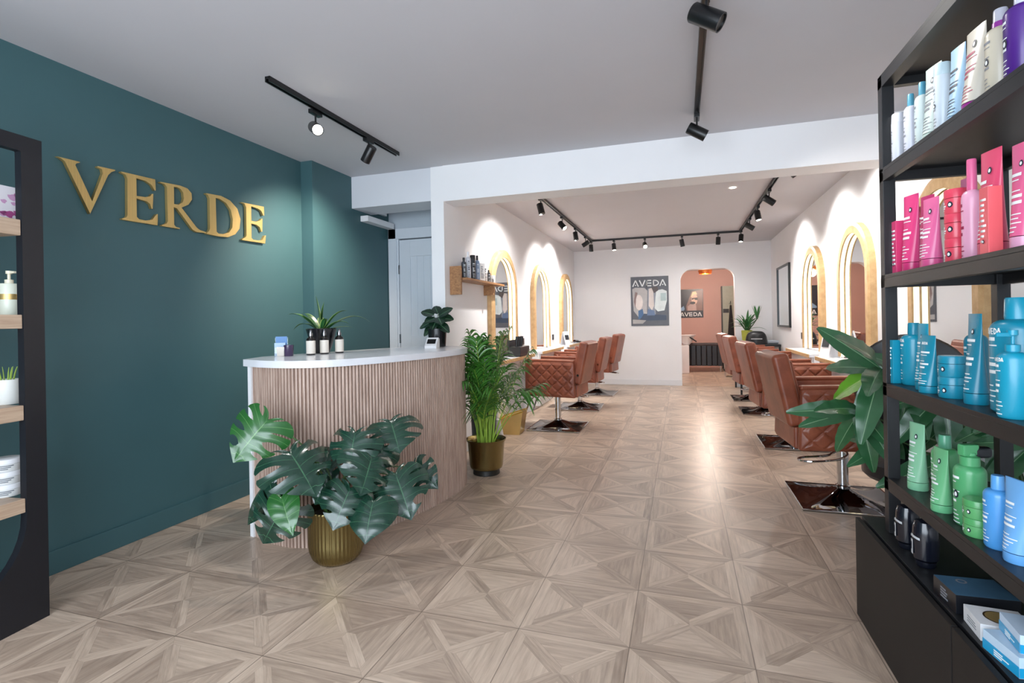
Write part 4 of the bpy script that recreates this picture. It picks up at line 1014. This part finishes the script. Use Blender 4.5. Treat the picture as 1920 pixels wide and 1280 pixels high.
bb = B(); bb.grid(lambda u, v: (.17*cos(2*pi*u)*cos(pi/2*v)**.55, .13*sin(2*pi*u)*cos(pi/2*v)**.55, .22*sin(pi/2*v)**.8), 28, 12); bb.build('bag_body', M_blackl, t, weld=.0003)
B().b2(-.085, .085, -.137, -.126, .085, .097).build('stripe', pm('#c7c7c9'), t)
t = thing('folded_towel', 'grey white folded cloth beside the black bag', 'towel', (1.44, 9.78, .842), radians(20))
B().box((0, 0, .03), (.2, .16, .06), .025, seg=4).build('cloth', mat('grey_cloth', '#a8acb4', .9, bump=.3), t)

# ---------------------------------------------------------------- basin room furniture
t = thing('backwash_sofa', 'ribbed black leather backwash seat seen through the archway', 'sofa', (.50, 13.35, 0))
bb = B()
for k in range(7): bb.box((-.36+.12*k, 0, .40), (.118, .09, .50), .016, seg=3)
bb.build('ribbed_back', M_blackl, t)
bb = B(); bb.b2(-.42, .42, .05, .65, .30, .55, .04); bb.build('seat', M_blackl, t)
bb = B(); bb.b2(-.42, .42, -.05, .1, .62, .70, .03); bb.build('top_roll', mat('dark_brown_leather', '#2c1d1b', .35), t)
for x in (-.36, .37): B().cyl((x, .0, 0), (x, .0, .16), .014).build('leg', M_chrome, t)
t = thing('backwash_basin', 'white ceramic backwash basin left of the black seat', 'basin', (.10, 12.98, 0))
B().b2(-.22, .06, -.1, .3, 0, .66, .02).build('pedestal', pm('#d8d8da'), t)
bb = B(); bb.lathe([(.06, .66), (.12, .72), (.18, .86), (.22, .9), (.20, .9), (.15, .84), (.05, .76)], (0, .1, 0), 28, .8); bb.build('bowl', pm('#e8e8ea'), t)
B().box((.15, .02, .80), (.20, .10, .03), .012, rot=Matrix.Rotation(radians(35), 3, 'Y')).build('neck_rest', M_blackl, t)
t = thing('tall_cabinet', 'tall pale green mirrored cabinet at right of the basin room', 'cabinet', (1.20, 14.3, 0))
B().b2(-.22, .3, 0, .28, .0, 2.1, .004).build('body', mat('sage_panel', '#8e9284', .3), t)
B().b2(-.225, -.20, -.006, 0, .0, 2.1).build('edge', M_black, t); B().b2(.14, .3, -.008, -.001, .5, 2.08).build('glass_panel', mat('pale_glass', '#cfdfe4', .1), t)
B().b2(-.19, -.05, -.01, -.001, 1.42, 1.52).build('handle_plate', M_black, t)
t = thing('hanging_gown', 'black gown hanging beside the cabinet in the basin room', 'gown', (1.16, 13.9, 0))
bb = B(); bb.grid(lambda u, v: (.08*(1-v*.75)*cos(2*pi*u)*(1+.12*sin(10*pi*u)), .05*(1-v*.6)*sin(2*pi*u), .75+.85*v), 40, 10); bb.build('cloth', mat('black_cloth', '#101114', .9), t, weld=.0003)
bb = B(); bb.tube(catmull([(0, 0, 1.58), (0, 0, 1.68), (.0, .03, 1.7), (0, .05, 1.66)], 6), .006, 8); bb.cyl((0, .05, 1.66), (0, .4, 1.66), .006); bb.build('hook', M_black, t)
t = thing('small_trolley', 'low dark trolley with white bowl beside the archway', 'trolley', (1.02, 12.4, 0))
for z in (.12, .48): B().b2(-.14, .2, -.15, .15, z, z+.025, .004).build('tray', M_dark, t)
for x in (-.12, .18):
    for y in (-.13, .13): B().cyl((x, y, 0), (x, y, .5), .008).build('post', M_chrome, t)
t = thing('mixing_bowl', 'white mixing bowl on the low trolley', 'bowl', (1.0, 12.4, .506))
B().lathe([(.04, 0), (.07, .06), (.075, .09), (.07, .09), (.035, .01)], n=24).build('bowl', pm('#e6e8e8'), t)
t = thing('ceiling_lamp', 'copper ceiling lamp glowing orange in the basin room', 'lamp', (.52, 12.4, 2.55))
B().lathe([(.05, 0), (.05, -.02), (.012, -.03), (.012, -.1)], n=20).build('mount', M_brass, t)
B().lathe([(.03, -.1), (.12, -.12), (.15, -.2), (.13, -.27)], n=28, cap=False).build('shade', mat('copper', '#d8854a', .25, 1.0), t)
B().lathe([(.02, -.14), (.06, -.18), (.065, -.22), (.02, -.26)], n=20).build('bulb', mat('warm_bulb', '#ffd08a', .4, emit='#ffb45e', es=14), t)
l = bpy.data.lights.new('lamp_glow', 'POINT'); l.energy = 75; l.color = (1, .86, .74); l.shadow_soft_size = .08; o = bpy.data.objects.new('lamp_glow', l); COL.objects.link(o); o.parent = t; o.location = (0, 0, -.34)

# ---------------------------------------------------------------- right product shelving
SX, SYF, SYN, SD = .767, 2.46, .92, .40
FT = .042
sh = thing('product_shelving', 'tall black metal shelving unit with lower cabinet at the right edge', 'shelving', (SX, SYF, 0))
def sl(x0, x1, y0, y1, z0, z1, bev=.0015): return B().b2(x0-SX, x1-SX, y0-SYF, y1-SYF, z0, z1, bev)
for x in (SX, SX+SD-FT):
    for y in (SYF-FT, SYN):
        sl(x, x+FT, y, y+FT, .436, 2.25).build('upright', M_black, sh)
SHZ = [1.88, 1.458, 1.03, .655]
for z in SHZ:
    b = sl(SX, SX+SD, SYN, SYF, z-.014, z, .001)
    b.b2(0, FT*.6, SYN-SYF, 0, z-.052, z-.014, .0015); b.b2(SD-FT*.6, SD, SYN-SYF, 0, z-.052, z-.014, .0015)
    b.b2(0, SD, -.025, 0, z-.05, z-.014); b.b2(0, SD, SYN-SYF, SYN-SYF+.025, z-.05, z-.014)
    b.build('shelf', M_black, sh)
b = sl(SX, SX+SD, SYN, SYF, 2.235, 2.25, .001); b.b2(0, FT, SYN-SYF, 0, 2.20, 2.235); b.b2(SD-FT, SD, SYN-SYF, 0, 2.20, 2.235); b.b2(0, SD, -.03, 0, 2.205, 2.235); b.build('top_panel', M_black, sh)
CX0 = .70
sl(CX0+.02, SX+SD+.02, SYN-.1, 2.60, .0, .415).build('cabinet_body', M_dark, sh)
sl(CX0+.025, SX+SD+.02, SYN-.1, 2.60, .415, .435).build('cabinet_top', M_black, sh)
for y0, y1 in ((1.76, 2.597), (.83, 1.754)):
    dd = sl(CX0, CX0+.018, y0, y1, .012, .43, .002).build('drawer_front', M_dark, sh)
    B().b2(CX0+.018-SX, CX0+.026-SX, y0+.01-SYF, y1-.01-SYF, .405, .412).build('grip_channel', M_black, dd)

# products: (name key, Y, h, w, kind, colour, cap colour, x, label)
def prod(rows, z, group, cat='bottle'):
    for i, (Y, h, w, kind, c, cap, x, lab, *rest) in enumerate(rows):
        kw = rest[0] if rest else {}
        rz = kw.pop('rz', radians(-18+random.Random(i*3+int(z*10)).uniform(-9, 9)))
        ct = {'jar': 'jar', 'tube': 'tube', 'box': 'carton'}.get(kind, 'bottle')
        bottle(lab, ct, (x, Y, z+kw.pop('dz', 0)), -rz*-1+radians(28), h, w, c, cap, kind, group=group, seed=i*7+int(z*100), **kw)
GI = mat('grey_ink', '#7d8087', .5); RI = mat('dark_pink_ink', '#9c1f4c', .5)
prod([(2.40, .200, .046, 'can', '#c2c6d0', '#cdd0d8', .815, 'white can at the far end of the top shelf', dict(ink=GI, mark=False)),
 (2.37, .225, .045, 'can', '#c0c3d0', '#1b1b20', .90, 'white can with black cap near the far end of the top shelf', dict(ink=GI, mark=False)),
 (2.31, .238, .045, 'bottle', '#c6c9d6', '#4f93ab', .825, 'white bottle with teal cap, nearer the far end of the top shelf', dict(ink=GI, mark=False)),
 (2.225, .245, .048, 'bottle', '#bccaca', '#4f93ab', .83, 'pale mint bottle with teal cap on the top shelf', dict(ink=GI, mark=False)),
 (2.135, .262, .075, 'tube', '#bccac6', '#aebfb8', .83, 'wide pale grey green tube on the top shelf', dict(ink=GI)),
 (2.06, .235, .050, 'can', '#c2ccd4', '#b4c8d0', .825, 'slim white can with dark round mark on the top shelf', dict(ink=GI)),
 (1.97, .245, .066, 'tube', '#9fc0d8', '#98b9d4', .83, 'light blue tube on the top shelf', dict(ink=M_ink, mark=False)),
 (1.865, .248, .082, 'tube', '#cbc5b8', '#8f1c80', .83, 'cream tube standing on a purple cap on the top shelf', dict(ink=RI)),
 (1.745, .235, .068, 'bottle', '#cbc2ae', '#b4b4c0', .83, 'cream bottle with silver cap and purple neck on the top shelf', dict(ink=GI, caph=.2, ring='#8a2590')),
 (1.645, .235, .080, 'bottle', '#4a1f7c', '#cfd0de', .83, 'deep purple bottle at the near end of the top shelf')], 1.8803, 'products on the top shelf')
prod([(2.405, .205, .042, 'box', '#d63d73', None, .815, 'small pink carton at the far end of the pink shelf'),
 (2.39, .255, .042, 'box', '#c9305f', None, .90, 'dark pink carton behind the far pink tube', dict(mark=False)),
 (2.335, .290, .070, 'tube', '#d83f7c', '#c93572', .83, 'tall pink tube nearest the far upright'),
 (2.225, .262, .058, 'tube', '#b32a63', '#c93572', .84, 'dark magenta tube, second tube from the far end', dict(mark=False)),
 (2.145, .238, .068, 'tube', '#dc6699', '#d2558a', .82, 'pale pink tube in front of the magenta tube'),
 (2.085, .285, .066, 'tube', '#dd6f9b', '#d2558a', .90, 'pale pink tube behind the stacked coral jars', dict(mark=False)),
 (2.00, .077, .060, 'jar', '#dc4a5e', '#d9415a', .83, 'coral jar at the bottom of the stack of three'),
 (2.00, .077, .060, 'jar', '#dc4a5e', '#d9415a', .83, 'coral jar in the middle of the stack of three', dict(dz=.0775)),
 (2.00, .077, .060, 'jar', '#dc4a5e', '#d9415a', .83, 'coral jar on top of the stack of three', dict(dz=.155)),
 (1.905, .300, .052, 'bottle', '#e6a7c2', '#dd6492', .83, 'slim pale pink bottle with tall pink cap', dict(ink=RI, caph=.3, mark=False)),
 (1.80, .295, .074, 'tube', '#dd4b6e', '#d4476c', .83, 'tall coral pink tube beside the slim bottle'),
 (1.725, .178, .034, 'box', '#e06066', None, .792, 'small coral carton in front of the near pink tubes'),
 (1.66, .272, .062, 'tube', '#dc5f8b', '#e2a0bd', .83, 'pink tube at the near end of the pink shelf'),
 (1.70, .25, .04, 'box', '#b3264f', None, .93, 'dark red carton at the back near end of the pink shelf', dict(mark=False))], 1.4583, 'pink products on the second shelf')
T1, T2 = '#15849f', '#1790ad'
prod([(2.425, .170, .040, 'box', T2, None, .80, 'small teal carton at the far end of the teal shelf', dict(mark=False)),
 (2.375, .237, .082, 'bottle', T2, T1, .845, 'teal bottle with flip cap at far end of the teal shelf', dict(word=True, mark=False)),
 (2.225, .236, .058, 'tube', T2, T1, .82, 'narrow teal tube, first from the far end'),
 (2.145, .196, .066, 'tube', T1, T1, .805, 'short wide teal tube in front of the rear bottle', dict(word=True, mark=False)),
 (2.08, .246, .062, 'bottle', T1, T2, .91, 'teal bottle standing behind the stacked jars', dict(mark=False)),
 (2.03, .067, .074, 'jar', T1, T1, .825, 'teal jar at the bottom of the stack of two'),
 (2.03, .067, .074, 'jar', T1, T1, .825, 'teal jar on top of the stack of two', dict(dz=.0675)),
 (1.90, .268, .066, 'tube', '#1d7d97', T1, .83, 'tall teal tube beside the large bottle'),
 (1.755, .310, .115, 'bottle', T1, T2, .86, 'very large teal bottle with wide shoulders', dict(word=True, mark=False)),
 (1.665, .225, .066, 'pump', T2, T2, .805, 'small teal pump bottle at the near end of the teal shelf', dict(word=True, mark=False))], 1.0303, 'teal products on the third shelf')
G1, G2 = '#4f9c6e', '#86bf9a'
prod([(2.29, .243, .072, 'tube', G2, '#7dbb94', .82, 'pale mint green tube at the far end of the green shelf'),
 (2.14, .233, .076, 'bottle', '#57a76c', '#5aa381', .845, 'green bottle behind the middle green tube', dict(mark=False)),
 (2.055, .205, .066, 'tube', '#69b07e', '#62ac7b', .80, 'green tube leaning near the spray bottle'),
 (1.945, .250, .080, 'spray', '#4fa069', None, .83, 'green spray bottle with black trigger'),
 (1.855, .052, .070, 'jar', '#57a063', '#4f9a5c', .81, 'green jar at the bottom of the stack of two'),
 (1.855, .052, .070, 'jar', '#57a063', '#4f9a5c', .81, 'green jar on top of the stack of two', dict(dz=.0525)),
 (1.775, .198, .064, 'bottle', '#4a93d2', '#5a9fdc', .82, 'light blue bottle with rounded cap', dict(mark=False)),
 (1.685, .212, .070, 'tube', '#6ea9df', '#5f9ed8', .82, 'light blue tube at the near end of the green shelf', dict(mark=False))], .6553, 'green and blue products on the fourth shelf')
# black bottles with white swoosh and cartons on the cabinet
def blackb(label, loc):
    t = thing('shampoo_bottle', label, 'bottle', loc, radians(20), 'black bottles on the cabinet top')
    m = mat('gloss_navy', '#10131d', .2, coat=.4)
    B().lathe([(.030, .022), (.037, .028), (.039, .09), (.036, .13), (.03, .152), (.012, .158)], n=28, sy=.95).build('body', m, t)
    B().lathe([(.026, 0), (.029, .004), (.03, .02)], n=24).build('cap', m, t)
    p = B(); rr_ = lambda z: .0395 if .03 < z < .1 else .0385 - max(0, z-.1)*.16
    for a0, z0, a1, z1 in ((-.9, .12, -.3, .145), (-.3, .145, 0, .125), (-.7, .105, .5, .098), (-1.0, .095, -.2, .106)):
        N = 6; A, C = [], []
        for k in range(N+1):
            a = pi+a0+(a1-a0)*k/N; z = z0+(z1-z0)*k/N; q = rr_(z)+.0012; A.append((q*cos(a), q*sin(a)*.95, z-.004)); C.append((q*cos(a), q*sin(a)*.95, z+.004))
        p.strip(A, C)
    p.mi = 0; on_round(p, .0402, -.6, -.15, .04, .09, sy=.95); p.mi = 1; on_round(p, .0408, -.5, -.3, .055, .08, sy=.95)
    p.build('print', [mat('silver_ink', '#b9bbbd', .3), M_ink], t, ang=180)
blackb('black bottle with silver swoosh near the shelf upright', (.785, 2.29, .4355))
blackb('black bottle with silver swoosh, nearer the camera', (.785, 2.14, .4355))
def flatbox(name, label, loc, rz, sx, sy, h, topc, sidec, extra=None):
    t = thing(name, label, 'box', loc, radians(rz), None)
    b = B(); b.mi = 0; b.b2(-sx/2, sx/2, -sy/2, sy/2, 0, h, .001)
    for f_ in b.bm.faces:
        if f_.normal.z > .9: f_.material_index = 1
    b.build('carton_body', [pm(sidec), topc if not isinstance(topc, str) else pm(topc)], t, fixn=True)
    if extra: extra(t, sx, sy, h)
    return t
def ex1(t, sx, sy, h):
    p = B(); bars_box(p, -sx/2-.0003, -.03, .02, h*.2, h*.8, 4, 3); p.build('print', GI, t)
    p = B(); p.lathe([(.009, h+.0006), (.014, h+.0006)], (-.02, .03, 0), 20, cap=False); p.build('emblem', GI, t)
flatbox('flat_carton', 'flat dark blue and black box on the cabinet', (.812, 1.885, .4355), 3, .155, .125, .055, mat('steel_blue_print', '#3d5f78', .4, var=.25, scale=7), '#0f1117', ex1)
def ex2(t, sx, sy, h):
    B().lathe([(.001, h+.001), (.032, h+.001)], (0, -.005, 0), 28, cap=False).build('gold_disc', M_brass, t)
    B().lathe([(.032, h+.0008), (.036, h+.0008)], (0, -.005, 0), 28, cap=False).build('disc_ring', pm('#3b2c1c'), t)
    p = B(); bars_box(p, -sx/2-.0003, -.035, .025, h*.25, h*.7, 3, 5, .25); p.build('print', GI, t)
    p = B(); p.lathe([(.001, h+.0008), (.012, h+.0008)], (.048, .02, 0), 20, cap=False); p.build('emblem', M_ink, t)
flatbox('flat_carton', 'white box with gold disc on the cabinet', (.80, 1.735, .4355), -4, .12, .105, .045, '#e2e2e4', '#e6e6e8', ex2)
def ex3(t, sx, sy, h):
    p = B(); p.mi = 0; p.b2(-sx/2-.0012, -sx/2-.0004, -sy/2, sy/2, .002, h*.55); p.b2(-sx/2, sx/2, -sy/2-.0012, -sy/2-.0004, .002, h*.5); p.mi = 1; bars_box(p, -sx/2-.0013, -.03, .02, h*.12, h*.45, 3, 8); p.build('print', [pm('#1c98c8'), M_wink], t)
flatbox('flat_carton', 'pale blue box with bright blue band, lower of the pair', (.81, 1.605, .4355), 8, .15, .12, .05, '#b9cfe2', '#bdd4e8', ex3)
flatbox('flat_carton', 'pale blue box with bright blue band, resting on the other', (.83, 1.60, .4860), -6, .14, .11, .045, '#bccfe2', '#c3d6ea', ex3)

# ---------------------------------------------------------------- money tree behind the shelving
mt = thing('money_tree', 'money tree with long glossy leaflets behind the black shelving', 'plant', (1.38, 2.74, 0))
B().lathe([(.12, 0), (.13, .005), (.165, .36), (.155, .365), (.15, .33)], n=36).build('pot', pm('#e2ded6', .5), mt)
B().lathe([(.001, .33), (.152, .33)], n=20, cap=False).build('soil', M_soil, mt)
HUB = [((-.42, .10, 1.03), 7, .34, (-.9, -.1, .0)), ((-.50, .14, .82), 7, .30, (-.6, -.5, -.5)), ((-.20, .02, .94), 6, .28, (-.3, -.9, -.2)), ((-.05, -.16, .86), 6, .30, (.1, -.9, -.2)), ((-.28, .14, 1.0), 6, .27, (-.6, -.2, -.2)), ((-.22, -.10, .66), 6, .27, (-.3, -.7, -.6)), ((.02, -.15, .92), 6, .22, (.0, -.6, -.2)), ((-.3, .28, .66), 5, .24, (-.6, .2, -.7)), ((-.02, -.42, .78), 6, .26, (.0, -.9, -.2)), ((-.05, .3, .78), 6, .24, (.0, .8, -.1))]
rnd = random.Random(21)
for i, (hb, nl, ll, ax) in enumerate(HUB):
    h_ = Vector((hb[0]-.04, max(hb[1]+.12, -.14), hb[2])); hb = tuple(h_); ax = Vector(ax).normalized(); o1 = ax.orthogonal().normalized(); o2 = ax.cross(o1)
    B().tube(catmull([(0, 0, .33), (hb[0]*.2, hb[1]*.2, .33+(hb[2]-.33)*.6), hb], 6), .009, 8, .004).build('branch', M_stem, mt)
    for k in range(nl):
        a = 2*pi*k/nl+rnd.uniform(-.2, .2); dv = (ax*.55+(o1*cos(a)+o2*sin(a))*.9+Vector((0, 0, -.25))).normalized(); l_ = ll*rnd.uniform(.85, 1.25)
        T = h_+dv*l_
        N = Vector((-.35, -.8, .55)); 
        if abs(N.normalized().dot(dv)) > .9: N = Vector((1, 0, .2))
        T.x = min(T.x, .17); T.z = max(T.z, .47)
        if T.x > -.68: T.y = max(T.y, -.13)
        broad(h_, T, l_*.30, mt, M_pach2 if (i*7+k) % 13 == 5 else M_pach, name='leaflet', fold=.25, droop=.3, N=N)
# black round-backed chair behind the shelving
t = thing('black_chair', 'black round backed salon chair partly hidden by the shelving', 'chair', (1.10, 3.12, 0), radians(-18))
B().lathe([(.22, 0), (.22, .015), (.04, .04), (.03, .47)], n=28).build('base', M_chrome, t)
B().lathe([(.20, .47), (.22, .49), (.22, .55), (.18, .58)], n=28).build('seat', M_blackl, t)
bb = B(); bb.lathe([(.20, -.03), (.255, -.02), (.265, 0), (.255, .02), (.20, .03)], (0, .2, .93), 40, 1.0, Matrix.Rotation(radians(90), 3, 'X')); bb.build('backrest', M_blackl, t)
B().box((0, .2, .62), (.08, .02, .2)).build('back_bracket', M_black, t)
